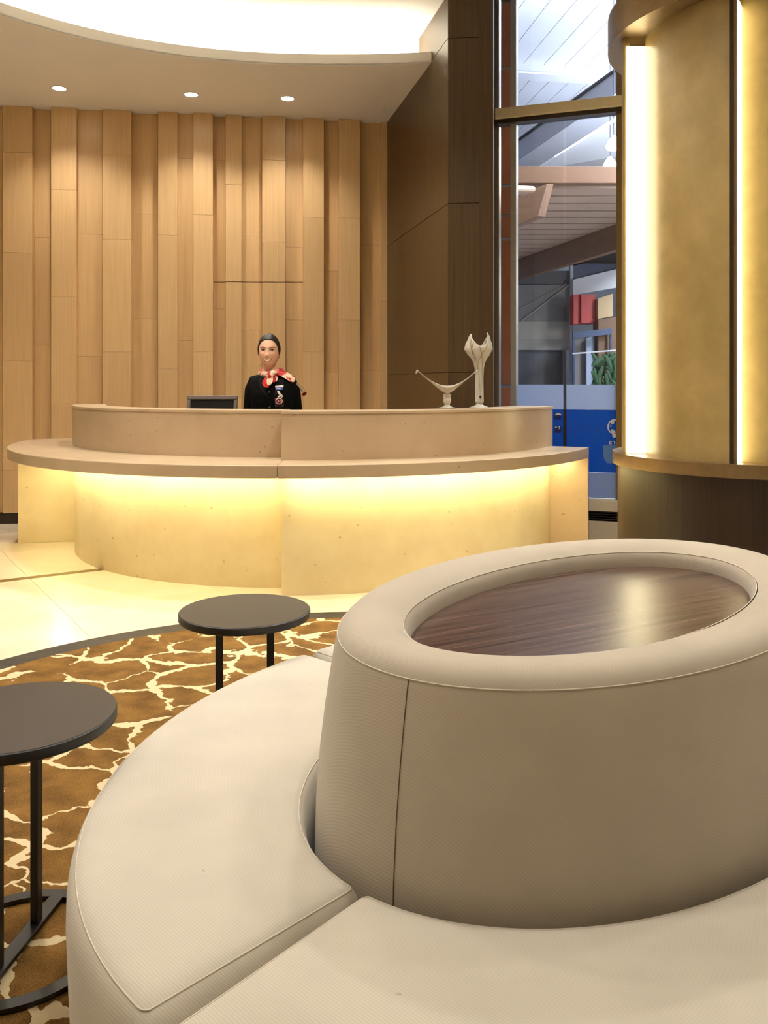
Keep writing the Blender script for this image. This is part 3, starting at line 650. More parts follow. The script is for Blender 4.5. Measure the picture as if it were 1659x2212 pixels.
bk = can
f0 = [at(1108, 432, 10.9), at(1183, 396, 10.9), at(1163, 467, 10.9), at(1108, 492, 10.9)]
f1 = [at(1121, 425, 11.95), at(1196, 397, 11.95), at(1177, 469, 11.95), at(1115, 494, 11.95)]
MB().loft([f0, f1]).obj('bracket_box', M['hall_wood'], bk, bevel=.01)
# shopfront under the side beam
YS = 20.5
def card(name, x0, y0, x1, y1, Y_, mat, par=None, th=.12, y0b=None, y1b=None):
    q_ = [at(x0, y0, Y_), at(x1, y0 if y0b is None else y0b, Y_), at(x1, y1 if y1b is None else y1b, Y_), at(x0, y1, Y_)]
    return MB().loft([q_, [p + Vector((0, th, 0)) for p in q_]]).obj(name, mat, par)
sw = structure(card('hall_wall', 1000, 520, 1500, 1000, 24, M['grey_dark']))
sp = empty('shop_partition', at(1178, 826, YS)); tag(sp, 'grey shop partition with a pale lower band behind the window', 'partition')
card('upper_panel', 1105, 615, 1237, 694, YS, M['grey_panel'], sp); card('band', 1105, 694.5, 1237, 734, YS, M['grey_light'], sp); card('band', 1105, 735, 1237, 756, YS, M['grey_light'], sp)
card('dark_header', 1105, 585, 1232, 614, YS + .05, M['grey_dark'], sp); card('lower_panel', 1105, 757, 1216, 990, YS + .1, M['grey_dark'], sp); card('post', 1216, 757, 1223, 990, YS, M['grey_panel'], sp); card('upright', 1232, 560, 1238, 826, YS - .1, M['hall_beam'], sp)
MB().tube([at(1126, 693, YS - .05), at(1234, 612, YS - .05)], .02, 8).obj('brace', M['grey_light'], sp); MB().tube([at(1122, 668, YS - .05), at(1225, 612, YS - .05)], .008, 8).obj('brace', M['grey_light'], sp)
M['red'] = plain('red lacquer', (190, 36, 44), .4, noise=.05, nscale=3); M['beige_box'] = plain('beige board', (206, 178, 138), .6, noise=.03, nscale=3); M['hall_blue'] = plain('dark blue steel', (44, 70, 110), .4, noise=.08, nscale=3); M['pale_blue'] = plain('pale blue panel', (160, 176, 204), .5, noise=.05, nscale=3); M['leaf'] = plain('dark leaf', (40, 82, 52), .6, noise=.3, nscale=6)
tag(card('bulkhead', 1238, 604, 1345, 637, YS - .3, M['hall_white'], None, .3, 578, 619), 'white slanting bulkhead above the red sign box', 'bulkhead')
tag(card('dark_glazing', 1238, 575, 1345, 604, YS - .1, M['hall_blue'], None, .1, 548, 578), 'dark blue glazing above the white bulkhead', 'glazing')
rs = empty('sign_box', at(1262, 700, 19.5)); tag(rs, 'red illuminated-style sign box in the shop behind the window', 'sign'); card('face', 1239, 636, 1255, 700, 19.6, M['red'], rs, .4); card('face', 1255.6, 636, 1286, 698, 19.5, M['red'], rs, .5)
tag(card('display_box', 1292, 645, 1324, 689, 19.3, M['beige_box'], None, .5, 634, 683), 'beige display box beside the red sign box', 'box')
tag(card('brown_cabinet', 1292.6, 690, 1345, 948, 19.2, M['hall_wood'], None, .5, 683, 948), 'brown cabinet under the beige display box', 'cabinet')
rl = empty('shop_rail', at(1280, 949, 19.0)); tag(rl, 'blue steel rail across the shop behind the window', 'rail'); card('rail_bar', 1238, 718, 1322, 731, 19.0, M['hall_blue'], rl, .1, 709, 722)
for px in (1240, 1320): card('rail_post', px - 2, 722, px + 2, 949.6, 19.02, M['hall_blue'], rl, .06)
tag(card('pale_screen', 1267, 731, 1284, 946, 19.4, M['pale_blue'], None, .1, 724, 946), 'pale blue upright screen under the blue rail', 'screen')
tag(card('blue_screen', 1238, 733, 1266, 945, 19.6, M['grey_panel'], None, .1, 728, 945), 'grey-blue upright screen left of the pale screen', 'screen')
pl = empty('indoor_plant', at(1308, 1000, 17.5)); tag(pl, 'dark green leafy plant behind the glass balustrade in the hall', 'plant')
rnd = random.Random(3)
for k in range(60):
    c = at(1283 + rnd.random() * 52, 772 + rnd.random() * 70, 17.4 + rnd.random() * .4); MB().ellipsoid(c, (.035 + .02 * rnd.random(), .012, .15), 8, 6, Matrix.Rotation(rnd.random() * 2.4 - 1.2, 3, 'Y')).obj('leaf', M['leaf'], pl, smooth=True)
MB().tube([at(1308, 1000, 17.6), at(1308, 800, 17.6)], .03, 8).obj('stem', M['hall_wood'], pl)
ba = empty('glass_balustrade', at(1280, 1000, 16.5)); tag(ba, 'glass balustrade with thin pale posts in the hall', 'balustrade')
for px in (1237, 1252, 1270, 1284, 1298, 1312, 1326): beam('baluster', at(px, 768, 16.5), at(px, 968.4, 16.5), .02, .02, M['pale_blue'], ba)
beam('handrail', at(1236, 764, 16.5), at(1340, 756, 16.5), .03, .03, M['hall_beam'], ba)

# ------------------------------------------------------------------ round island sofa
SC, STH = (.499, 2.025), .839
def spt(a, b_, t, z):
    x, y = a * cos(t), b_ * sin(t); return (SC[0] + x * cos(STH) - y * sin(STH), SC[1] + x * sin(STH) + y * cos(STH), z)
sofa = empty('island_sofa', (SC[0], SC[1], 0)); tag(sofa, 'large oval island sofa in cream twill with raised drum backrest', 'sofa')
ZT = .795
prof = [(.70, .05), (.778, .30), (.774, .44), (.766, .54), (.756, .62), (.745, .69), (.738, .73), (.734, .752), (.7295, .765), (.722, .777), (.712, .786), (.698, .7925), (.68, .7955), (.655, .7955), (.63, .791), (.612, .784), (.600, .777), (.592, .772)]
n = 160
d0 = .774 - .498
mb = MB(); mb.loft([[spt(r, r - (.276 - .0 * k), 2 * pi * i / n, z) for i in range(n)] for k, (r, z) in enumerate(prof)], caps=False)
drum = mb.obj('backrest_drum', M['fabric_shaded'], sofa, smooth=True)
# inner lining below the rim seam, then the tray
inner = [(.5925, .7715), (.586, .764), (.582, .752), (.580, .738), (.578, .70)]
MB().loft([[spt(r, r - .280, 2 * pi * i / n, z) for i in range(n)] for r, z in inner], caps=False).obj('rim_lining', M['fabric_shaded'], sofa, smooth=True)
MB().loft([[spt(r, r - .28, 2 * pi * i / n, z) for i in range(n)] for r, z in ((.583, .70), (.583, .731), (.57, .734), (.30, .734))], caps=True).obj('wooden_tray', M['tray'], sofa)
MB().tube([spt(.7305, .4545, 2 * pi * i / n, .7655) for i in range(n)], .0011, 6, closed=True).obj('piping', M['seam'], sofa, smooth=True)
MB().tube([spt(.5925, .3125, 2 * pi * i / n, .7722) for i in range(n)], .0011, 6, closed=True).obj('piping', M['seam'], sofa, smooth=True)
# upright seams in the drum cover
def drum_seam(t):
    pts = [spt(r + .0006, r - .2754, t, z) for r, z in prof[1:9]]; return MB().tube(pts, .0009, 6).obj('upright_seam', M['seam_dark'], sofa)
def t_of(px):  # ellipse angle at mid height whose near-side bearing is px
    best = None
    for k in range(720):
        t = 2 * pi * k / 720; p = spt(.75, .474, t, 0)
        if p[1] < SC[1]:
            e_ = abs(CX + F * p[0] / p[1] - px)
            if best is None or e_ < best[0]: best = (e_, t)
    return best[1]
ts = t_of(868)
for k in range(4): drum_seam(ts + k * pi / 2)
# four seat cushions, split on the oval's axes
def cushion(t0, t1):
    ai, bi, ao, bo = .792, .516, 1.216, 1.003
    W = .455; Ls = [0]; NS = 200; gap = .004
    mids = [Vector(spt((ai + ao) / 2, (bi + bo) / 2, t0 + (t1 - t0) * k / NS, 0)) for k in range(NS + 1)]
    for k in range(NS): Ls.append(Ls[-1] + (mids[k + 1] - mids[k]).length)
    L = Ls[-1]
    def world(x, y, z):  # x across (0 inner .. W outer), y along (0..L)
        k = min(range(NS), key=lambda q__: abs(Ls[q__] - y)) if False else None
        lo, hi = 0, NS
        while hi - lo > 1:
            md = (lo + hi) // 2
            if Ls[md] <= y: lo = md
            else: hi = md
        f = lo + (y - Ls[lo]) / (Ls[lo + 1] - Ls[lo]); t = t0 + (t1 - t0) * f / NS; s_ = x / W
        return spt(ai + (ao - ai) * s_, bi + (bo - bi) * s_, t, z)
    def rrect(d, rc, nc=10, nl=46, nw=12):
        x0, x1, y0, y1 = d, W - d, d + gap, L - d - gap; r = max(.002, min(rc, (x1 - x0) / 2 - .001)); P_ = []
        def edge(p, q2, k): return [(p[0] + (q2[0] - p[0]) * i / k, p[1] + (q2[1] - p[1]) * i / k) for i in range(k)]
        def corner(cx_, cy_, a0): return [(cx_ + r * cos(a0 + pi / 2 * i / nc), cy_ + r * sin(a0 + pi / 2 * i / nc)) for i in range(nc)]
        P_ += corner(x0 + r, y0 + r, pi); P_ += edge((x0 + r, y0), (x1 - r, y0), nw); P_ += corner(x1 - r, y0 + r, -pi / 2); P_ += edge((x1, y0 + r), (x1, y1 - r), nl)
        P_ += corner(x1 - r, y1 - r, 0); P_ += edge((x1 - r, y1), (x0 + r, y1), nw); P_ += corner(x0 + r, y1 - r, pi / 2); P_ += edge((x0, y1 - r), (x0, y0 + r), nl)
        return P_
    prof_ = [(.016, .045), (.010, .12), (.004, .24), (.0, .34), (.001, .378), (.003, .394), (.007, .407), (.013, .418), (.021, .4255), (.034, .431), (.06, .434), (.11, .4365), (.16, .438), (.215, .439), (.226, .439)]
    rings = [[world(x, y, z) for x, y in rrect(d, .016 if d < .1 else .03)] for d, z in prof_]
    cm = MB().loft(rings, caps=False); nr = len(rings[0]); o1 = (len(rings) - 1) * nr; h0_ = (2 * 10 + 12) // 2
    cm.f += [tuple(o1 + (h0_ + d_) % nr for d_ in (k, k + 1, -k - 1, -k)) if k else tuple(o1 + (h0_ + d_) % nr for d_ in (0, 1, -1)) for k in range(nr // 2 - 1)]
    c = cm.obj('seat_cushion', M['fabric'], sofa, smooth=True)
    MB().tube([world(x, y, .4225) for x, y in rrect(.0168, .013)], .0011, 6, closed=True).obj('piping', M['seam'], c, smooth=True)
    return c
for k in range(4): cushion(pi / 2 * k, pi / 2 * (k + 1))
MB().loft([[spt(a_, b2_, 2 * pi * i / 96, z) for i in range(96)] for a_, b2_, z in ((1.14, .93, .009), (1.14, .93, .05), (.6, .35, .05))], caps=True).obj('plinth', M['black'], sofa)

# ------------------------------------------------------------------ side tables
def side_table(loc, rot, label):
    e_ = empty('side_table', loc); tag(e_, label, 'side table', 'round side tables by the sofa')
    n_ = 72; H = .523; R = .212
    def circ(r, z): return [(loc[0] + r * cos(2 * pi * i / n_), loc[1] + r * sin(2 * pi * i / n_), loc[2] + z) for i in range(n_)]
    MB().loft([circ(R - .004, H - .026), circ(R, H - .022), circ(R, H - .003), circ(R - .003, H - .0005)]).obj('edge_band', M['black'], e_, smooth=True, angle=50)
    MB().loft([circ(R - .003, H - .004), circ(R - .003, H), circ(.01, H)]).obj('table_top', M['tabletop'], e_)
    ux, uy = cos(rot), sin(rot)
    for s_ in (-1, 1):
        bx('leg', (loc[0] + ux * .082 * s_, loc[1] + uy * .082 * s_, loc[2] + (H - .026 + .012) / 2), (.024, .018, H - .038), M['black'], e_, rz=rot, bevel=.0015)
    bx('base_bar', (loc[0], loc[1], loc[2] + .008), (.372, .034, .010), M['black'], e_, rz=rot, bevel=.001)
    MB().loft([circ(r, z) for r, z in ((.207, .0025), (.207, .0125), (.177, .0125), (.177, .0025), (.207, .0025))], caps=False).obj('base_ring', M['black'], e_)
    return e_
side_table((-.815, 1.905, .0085), radians(84), 'round charcoal side table at the left edge, nearest the camera')
side_table((-.452, 2.785, .0085), radians(8), 'round charcoal side table farther back, between sofa and counter')

# ------------------------------------------------------------------ glass vases on the counter
m, nt, b = new_mat('cloudy pressed glass'); b.inputs['Base Color'].default_value = lin((252, 244, 228)); b.inputs['Roughness'].default_value = .10; b.inputs['Transmission Weight'].default_value = .5; b.inputs['IOR'].default_value = 1.35; b.inputs['Subsurface Weight'].default_value = .0
tc = N(nt, 'ShaderNodeTexCoord'); nz = N(nt, 'ShaderNodeTexNoise'); nz.inputs['Scale'].default_value = 25; nt.links.new(tc.outputs['Object'], nz.inputs['Vector']); bp = N(nt, 'ShaderNodeBump'); bp.inputs['Strength'].default_value = .3; bp.inputs['Distance'].default_value = .01; nt.links.new(nz.outputs['Fac'], bp.inputs['Height']); nt.links.new(bp.outputs['Normal'], b.inputs['Normal'])
M['vase'] = m
M['label_black'] = plain('black label', (20, 18, 16), .3, noise=.05)
v1 = Vector((.417, 5.655, TRANS)); U1 = v1.y / F
bowl = empty('glass_bowl', v1); tag(bowl, 'low footed glass dish with long upcurved arms on the counter', 'bowl')
def lathe(c, prof_, name, mat, par, n_=32, sy=1.0):
    return MB().loft([[(c.x + r * cos(2 * pi * i / n_), c.y + sy * r * sin(2 * pi * i / n_), c.z + z) for i in range(n_)] for r, z in prof_]).obj(name, mat, par, smooth=True, angle=60)
lathe(v1, [(.056, .001), (.058, .006), (.030, .014), (.018, .024), (.020, .034), (.026, .046), (.027, .062), (.022, .070), (.026, .076), (.024, .086), (.030, .098)], 'foot', M['vase'], bowl)
rings = []
for k in range(25):
    t = -1 + 2 * k / 24; x = t * .192; zc_ = .146 + .108 * abs(t) ** 1.9; hw = .055 * (1 - abs(t) ** 1.4) + .008; th = .004 + .056 * max(0, 1 - abs(t) * 1.75) ** 1.2
    rings.append([(v1.x + x, v1.y - hw, v1.z + zc_ + .012 * (1 - abs(t))), (v1.x + x, v1.y, v1.z + zc_ + .002), (v1.x + x, v1.y + hw, v1.z + zc_ + .012 * (1 - abs(t))), (v1.x + x, v1.y + hw * .8, v1.z + zc_ - th * .5), (v1.x + x, v1.y, v1.z + zc_ - th - .006), (v1.x + x, v1.y - hw * .8, v1.z + zc_ - th * .5)])
bw = MB().loft(rings).obj('dish', M['vase'], bowl, smooth=True); ss = bw.modifiers.new('s', 'SUBSURF'); ss.levels = 1; ss.render_levels = 2
for s_ in (-1, 1):
    c = v1 + Vector((s_ * .194, 0, .254)); MB().ellipsoid(c + Vector((s_ * .004, 0, -.006)), (.008, .010, .010), 10, 8).obj('arm_curl', M['vase'], bowl, smooth=True); MB().ellipsoid(c + Vector((s_ * .010, 0, -.016)), (.006, .008, .009), 10, 8).obj('arm_curl', M['vase'], bowl, smooth=True)
v2 = Vector((.645, 5.79, TRANS))
vase = empty('glass_vase', v2); tag(vase, 'tall twisted glass vase with a flaring two-pointed mouth on the counter', 'vase')
lathe(v2, [(.066, .001), (.068, .006), (.045, .014), (.024, .022), (.022, .034), (.028, .042)], 'foot', M['vase'], vase)
# body: twisted fluted trumpet; mouth rises to two points left and right
nn_ = 48; outr = []; innr = []
VP = ((.036, .029), (.08, .028), (.20, .028), (.263, .031), (.30, .038), (.332, .052), (.365, .077), (.398, .095), (.43, .088), (.47, .072), (.52, .050))
def vprof(z):
    for (z0_, r0), (z1_, r1) in zip(VP[:-1], VP[1:]):
        if z <= z1_: f = (z - z0_) / (z1_ - z0_); f = f * f * (3 - 2 * f); return r0 + (r1 - r0) * f
    return VP[-1][1]
def vase_pt(k, i, shrink=0.0):
    u = k / 30; a = 2 * pi * i / nn_; cx_, sy_ = cos(a), sin(a)
    zr = .420 + .082 * abs(cx_) ** 1.5 + .012 * sin(3 * a + .5) + (.012 if sy_ > 0 else -.012) * (1 - abs(cx_)); z = .036 + u * (zr - .036)
    fl = 1 + (.03 + .07 * u * u) * cos(3 * a + 4.2 * u + .9) + .05 * u * cos(8 * a - 5 * u); r_ = vprof(z) * fl * (1 - shrink)
    return (v2.x + r_ * cx_, v2.y + r_ * (.85 - .28 * u) * sy_, v2.z + z)
mbv = MB(); mbv.loft([[vase_pt(k, i) for i in range(nn_)] for k in range(31)] + [[vase_pt(k, i, .09) for i in range(nn_)] for k in range(30, 2, -1)])
mbv.obj('body', M['vase'], vase, smooth=True)
M['fold_shade'] = plain('brown fold shading', (158, 128, 88), .15, noise=.08, nscale=40)  # brown colour stands in for shading along the folds of the glass
for a_s, a_e, u_s in ((-.25, -.52, .28), (-.48, -.80, .22), (-.66, -.33, .55), (-.85, -.68, .40)):
    MB().tube([Vector(vase_pt(30 * (u_s + (.985 - u_s) * q / 20), nn_ * (a_s + (a_e - a_s) * (q / 20) ** 1.2) * .5, -.015)) for q in range(21)], [.0008 + .0022 * (q / 20) for q in range(21)], 6).obj('shaded_fold', M['fold_shade'], vase, smooth=True)
c = v2 + Vector((.004, -.025, .075)); MB().ellipsoid(c, (.008, .004, .010), 12, 8).obj('maker_label', M['label_black'], vase, smooth=True)

# ------------------------------------------------------------------ monitor behind the counter
M['screen_grey'] = plain('grey monitor shell', (104, 92, 84), .4, noise=.04, nscale=40); M['screen_black'] = plain('black monitor panel', (10, 10, 12), .25, noise=.05)
mo = Vector((-1.185, 5.90, .75)); mon = empty('monitor', mo); tag(mon, 'grey-framed black monitor on the staff side of the counter', 'monitor')
tilt = Matrix.Rotation(radians(-14), 3, 'X') @ Matrix.Rotation(radians(0), 3, 'Z'); mc = mo + Vector((0, 0, .285)); mw, mh = .345, .285
def mlocal(x, y, z): return mc + tilt @ Vector((x, y, z))
for nm, x, z, sx, sz in (('bezel', 0, mh / 2 - .0125, mw, .028), ('bezel', 0, -mh / 2 + .014, mw, .028), ('bezel', -mw / 2 + .012, 0, .024, mh - .056), ('bezel', mw / 2 - .012, 0, .024, mh - .056)):
    MB().box(mlocal(x, -.008, z), (sx, .03, sz), M=tilt).obj(nm, M['screen_grey'], mon, bevel=.004)
MB().box(mlocal(0, .004, 0), (mw - .03, .02, mh - .04), M=tilt).obj('panel', M['screen_black'], mon)
MB().tube([mo + Vector((0, .03, .008)), mo + Vector((0, .04, .26))], .018, 12).obj('stand', M['screen_black'], mon); bx('foot', mo + Vector((0, .02, .006)), (.2, .15, .012), M['screen_black'], mon, bevel=.003)

# ------------------------------------------------------------------ person behind the counter
M['skin'] = plain('warm skin', (222, 171, 142), .5, noise=.02, nscale=20, spec=.35)
M['hair'] = plain('dark brown hair', (24, 16, 13), .48, noise=.2, nscale=90)
M['suit'] = plain('black wool', (9, 8, 8), .9, noise=.1, nscale=120, spec=.15); M['lapel'] = plain('black wool facing', (14, 13, 12), .8, noise=.1, nscale=120, spec=.2)
M['lip'] = plain('rose lips', (170, 74, 66), .4, noise=.03); M['teeth'] = plain('teeth', (245, 238, 228), .3, noise=.01); M['brow'] = plain('eyebrow', (50, 32, 24), .7, noise=.1); M['iris'] = plain('dark iris', (24, 14, 12), .15, noise=.05); M['eyewhite'] = plain('eye white', (232, 222, 214), .3, noise=.01); M['lid'] = plain('lash line', (34, 20, 17), .6, noise=.05)
BO = Vector((-.773, 5.93, 0))
per = empty('person', BO); tag(per, 'smiling person in black suit and red-cream neck scarf behind the counter', 'person')
HC = Vector((-.791, 5.895, 1.489))                     # head centre (eye level)
HB, HT = .114, .108
def wx(z): return .0705 * (1 - .26 * (max(0, -z) / HB) ** 2.6)
def g2(x, z, cx_, cz_, sx, sz): return math.exp(-((x - cx_) / sx) ** 2 - ((z - cz_) / sz) ** 2)
def bumps(x, z):
    v = .021 * g2(x, z, 0, -.036, .011, .013) + .011 * g2(x, z, 0, -.014, .009, .024) + .006 * (g2(x, z, .012, -.042, .008, .008) + g2(x, z, -.012, -.042, .008, .008))
    v += -.0075 * (g2(x, z, .031, .001, .017, .012) + g2(x, z, -.031, .001, .017, .012)) + .003 * g2(x, z, 0, .020, .05, .008)
    v += .007 * (g2(x, z, .040, -.030, .020, .020) + g2(x, z, -.040, -.030, .020, .020)) + .007 * g2(x, z, 0, -.068, .026, .016) + .020 * g2(x, z, 0, -.102, .030, .018)
    v += .006 * g2(x, z, 0, -.080, .05, .03)
    return v
def hz(sz): return (HT if sz > 0 else HB) * sz
def depth(x, z):
    q_ = (1 - (z / HT) ** 2 if z > 0 else (1 - min(1, -z / HB) ** 2.6) ** (2 / 2.6)) - (x / wx(z)) ** 2; return .090 * sqrt(max(q_, .0004)) + bumps(x, z)
def fpt(x, z, out=0.0): return HC + Vector((x, -depth(x, z) - out, z))
body = MB()
# head
NU, NV = 96, 72; rings = []
for j in range(NV + 1):
    t = pi * (j + .05) / (NV + .1); s_z = -cos(t); r_ = sin(t) if s_z > 0 else (1 - min(.9999, -s_z) ** 2.6) ** (1 / 2.6); z = hz(s_z); ring_ = []
    for i in range(NU):
        a = 2 * pi * i / NU; x = wx(z) * r_ * cos(a); sy_ = r_ * sin(a)
        y = .090 * sy_
        if sy_ < 0: y -= bumps(x, z) * min(1, -sy_ * 3)
        elif z < -.02: y *= .86
        ring_.append(HC + Vector((x, y, z)))
    rings.append(ring_)
body.loft(rings)
body.tube([HC + Vector((0, .02, -.05)), HC + Vector((.004, .03, -.115)), Vector((BO.x, BO.y + .005, 1.33)), Vector((BO.x, BO.y, 1.27))], [.046, .043, .047, .075], 20)
def ell_ring(c, rx, ry, n_=32, p=2.4):
    return [Vector((c[0] + rx * math.copysign(abs(cos(2 * pi * i / n_)) ** (2 / p), cos(2 * pi * i / n_)), c[1] + ry * math.copysign(abs(sin(2 * pi * i / n_)) ** (2 / p), sin(2 * pi * i / n_)), c[2])) for i in range(n_)]
TOR = [(.78, .158, .105), (.88, .135, .095), (.97, .120, .088), (1.05, .130, .095), (1.13, .146, .108), (1.19, .152, .108), (1.24, .155, .095), (1.285, .148, .078), (1.312, .112, .064), (1.330, .072, .054), (1.345, .050, .046)]
body.loft([ell_ring((BO.x, BO.y, z), rx - .008, ry - .008) for z, rx, ry in TOR])
ARM = {}
for s_ in (-1, 1):
    A_ = [Vector((BO.x + s_ * .120, BO.y + .004, 1.282)), Vector((BO.x + s_ * .146, BO.y + .008, 1.22)), Vector((BO.x + s_ * .160, BO.y + .018, 1.10)), Vector((BO.x + s_ * .170, BO.y + .02, 1.00)), Vector((BO.x + s_ * .125, BO.y - .07, .945)), Vector((BO.x + s_ * .062, BO.y - .135, .925))]
    ARM[s_] = A_; body.tube(A_, [.036, .038, .034, .031, .028, .022], 16)
    wr = A_[-1]; hd = Vector((-s_ * .75, -.35, -.15)).normalized(); sd_ = Vector((0, -.35, 1)).normalized(); zoff = .014 * s_
    pc = wr + hd * .04 + Vector((0, 0, zoff)); body.ellipsoid(pc, (.045, .018, .034), 16, 10)
    for k, (ln, off) in enumerate(((.062, .024), (.07, .009), (.066, -.007), (.052, -.022))):
        f_ = pc + hd * .03 + Vector((0, 0, 1)) * off; body.tube([f_, f_ + hd * ln * .5 + Vector((0, -.004, 0)), f_ + hd * ln + Vector((0, .010, -.004))], [.0085, .008, .0068], 8)
    f_ = pc + Vector((0, -.012, .028)); body.tube([pc + hd * -.01 + Vector((0, -.008, .018)), f_ + hd * .02, f_ + hd * .045 + Vector((0, 0, .004))], [.0105, .009, .0075], 8)
    hip = Vector((BO.x + s_ * .078, BO.y, .80)); body.tube([hip, Vector((BO.x + s_ * .082, BO.y, .62)), Vector((BO.x + s_ * .08, BO.y - .006, .43)), Vector((BO.x + s_ * .08, BO.y + .012, .30)), Vector((BO.x + s_ * .08, BO.y + .012, .085))], [.085, .075, .055, .05, .034], 18)
    body.tube([Vector((BO.x + s_ * .08, BO.y + .035, .040)), Vector((BO.x + s_ * .082, BO.y - .03, .034)), Vector((BO.x + s_ * .088, BO.y - .14, .022))], [.036, .036, .022], 12)
for s_ in (-1, 1): body.ellipsoid(HC + Vector((s_ * .071, .006, -.012)), (.007, .016, .028), 12, 10, Matrix.Rotation(s_ * .25, 3, 'Z'))
bo = body.obj('body', M['skin'], per, smooth=True); rm = bo.modifiers.new('remesh', 'REMESH'); rm.mode = 'VOXEL'; rm.voxel_size = .0032; rm.use_smooth_shade = True
sm = bo.modifiers.new('smooth', 'SMOOTH'); sm.factor = .5; sm.iterations = 3
# hair: a swept-back cap from the crown to a smooth hairline, low bun behind
def hairline(ps):
    a = abs(ps); K = ((0, .071), (.35, .071), (.65, .066), (.92, .052), (1.18, .020), (1.32, -.012), (1.55, -.032), (2.2, -.060), (3.15, -.075))
    for (a0, z0_), (a1, z1_) in zip(K[:-1], K[1:]):
        if a <= a1: f = (a - a0) / (a1 - a0); f = f * f * (3 - 2 * f); return z0_ + (z1_ - z0_) * f
    return K[-1][1]
def hair_pt(ps, u, out):
    zl = hairline(ps); th0 = math.acos(max(-1, min(1, zl / (HT if zl > 0 else HB)))); th = .03 + (th0 - .03) * u
    sz = cos(th); z = hz(sz); r_ = sin(th); x = wx(z) * r_ * sin(ps); y = -.090 * r_ * cos(ps)
    if y > 0: y *= 1.12
    nrm = Vector((x / .0705, y / .09, z / .11)).normalized(); groove = -.003 * math.exp(-(ps / .10) ** 2) * (1 if abs(ps) < 1 else 0)
    streak = .0005 * sin(46 * ps + 3 * sin(5 * u))
    return HC + Vector((x, y, z)) + nrm * (out + (groove + streak) * (1 if out > 0 else 0))
hr = MB(); NA = 120
hr.loft([[hair_pt(-pi + 2 * pi * i / NA, u, o_) for i in range(NA)] for u, o_ in [(k / 24, .0095 * (1 - .35 * (k / 24) ** 4)) for k in range(25)] + [(1.012, .004), (1.0, -.004), (.9, -.006)]], caps=False)
hr.ellipsoid(HC + Vector((0, .118, -.02)), (.036, .03, .034), 20, 14)
hr.obj('hair', M['hair'], per, smooth=True)
# eyes, lashes, brows, mouth
for s_ in (-1, 1):
    ex = .0315 * s_
    def lens(w0, h0, z0_, out, bend=0.0, n_=20, cx_=ex):
        P_ = []
        for i in range(n_ + 1):
            u = -1 + 2 * i / n_; P_.append((cx_ + u * w0, z0_ + h0 * (1 - u * u) + bend * u * u))
        for i in range(n_ - 1, 0, -1):
            u = -1 + 2 * i / n_; P_.append((cx_ + u * w0, z0_ - h0 * .7 * (1 - u * u) + bend * u * u))
        return [fpt(x, z, out) for x, z in P_], [fpt(x, z, out - .003) for x, z in P_]
    f0, f1 = lens(.0145, .0046, .0000, .0022); ey = MB().loft([f1, f0]).obj('eye', M['eyewhite'], per)
    f0, f1 = lens(.0072, .0050, .0000, .0032); MB().loft([f1, f0]).obj('iris', M['iris'], ey)
    MB().tube([fpt(ex + u * .0155, .0018 + .0042 * (1 - u * u) + (.0012 if u * s_ > .6 else 0), .0026) for u in [-1 + .2 * k for k in range(11)]], [.0013 + .0013 * (1 - abs(-1 + .2 * k) ** 2) for k in range(11)], 6).obj('upper_lash', M['lid'], ey)
    MB().tube([fpt(ex + u * .013, -.0008 - .0030 * (1 - u * u), .0022) for u in [-1 + .2 * k for k in range(11)]], .0006, 6).obj('lower_lash', M['lid'], ey)
    MB().tube([fpt(ex + s_ * (-.015 + .034 * k / 10), .0150 + .0062 * sin(pi * (.12 + .62 * k / 10)) - .0045 * max(0, k / 10 - .7), .0010) for k in range(11)], [.0023 + .0010 * sin(pi * k / 10) - .0011 * k / 10 for k in range(11)], 6).obj('eyebrow', M['brow'], per)
def smile(w0, zt_, zb_, out, name, mat, lift=.007, n_=24, par=per):
    up_, lo_ = [], []
    for i in range(n_ + 1):
        u = -1 + 2 * i / n_; lf = lift * u * u; k = (1 - u * u) ** .8; up_.append((u * w0, -.0655 + zt_ * k + lf)); lo_.append((u * w0, -.0655 + zb_ * k + lf))
    P_ = up_ + lo_[-2:0:-1]; return MB().loft([[fpt(x, z, out - .004) for x, z in P_], [fpt(x, z, out) for x, z in P_]]).obj(name, mat, par)
lp_ = smile(.0325, .0050, -.0165, .0014, 'lips', M['lip'], lift=.009); smile(.0270, .0014, -.0100, .0028, 'teeth', M['teeth'], lift=.0078, par=lp_)
for s_ in (-1, 1): MB().ellipsoid(fpt(.0065 * s_, -.0475, .0006), (.0028, .0015, .0016), 8, 6).obj('nostril', M['lip'], per)
# jacket: one closed coat over torso and sleeves
jk = MB(); jk.loft([ell_ring((BO.x, BO.y, z), rx + .004, ry + .006) for z, rx, ry in TOR[:-1]])
for s_ in (-1, 1):
    A_ = ARM[s_]; jk.tube([A_[0] + Vector((-s_ * .03, 0, .004))] + A_[:5] + [A_[5] + (A_[4] - A_[5]) * .25], [.040, .0455, .047, .044, .042, .038, .033], 18)
jo = jk.obj('jacket', M['suit'], per, smooth=True); rm = jo.modifiers.new('remesh', 'REMESH'); rm.mode = 'VOXEL'; rm.voxel_size = .006; rm.use_smooth_shade = True; sm = jo.modifiers.new('smooth', 'SMOOTH'); sm.factor = .5; sm.iterations = 4
sk = MB(); sk.loft([ell_ring((BO.x, BO.y, z), rx, ry) for z, rx, ry in ((.50, .155, .115), (.62, .168, .118), (.76, .170, .116), (.84, .152, .106), (.93, .132, .098))]); sk.obj('skirt', M['suit'], per, smooth=True)
for s_ in (-1, 1): MB().loft([ell_ring((BO.x + s_ * .083, BO.y - .05, z), rx, ry, 20) for z, rx, ry in ((.001, .042, .105), (.02, .044, .108), (.045, .036, .098), (.06, .024, .06))]).obj('shoe', M['hair'], per, smooth=True)
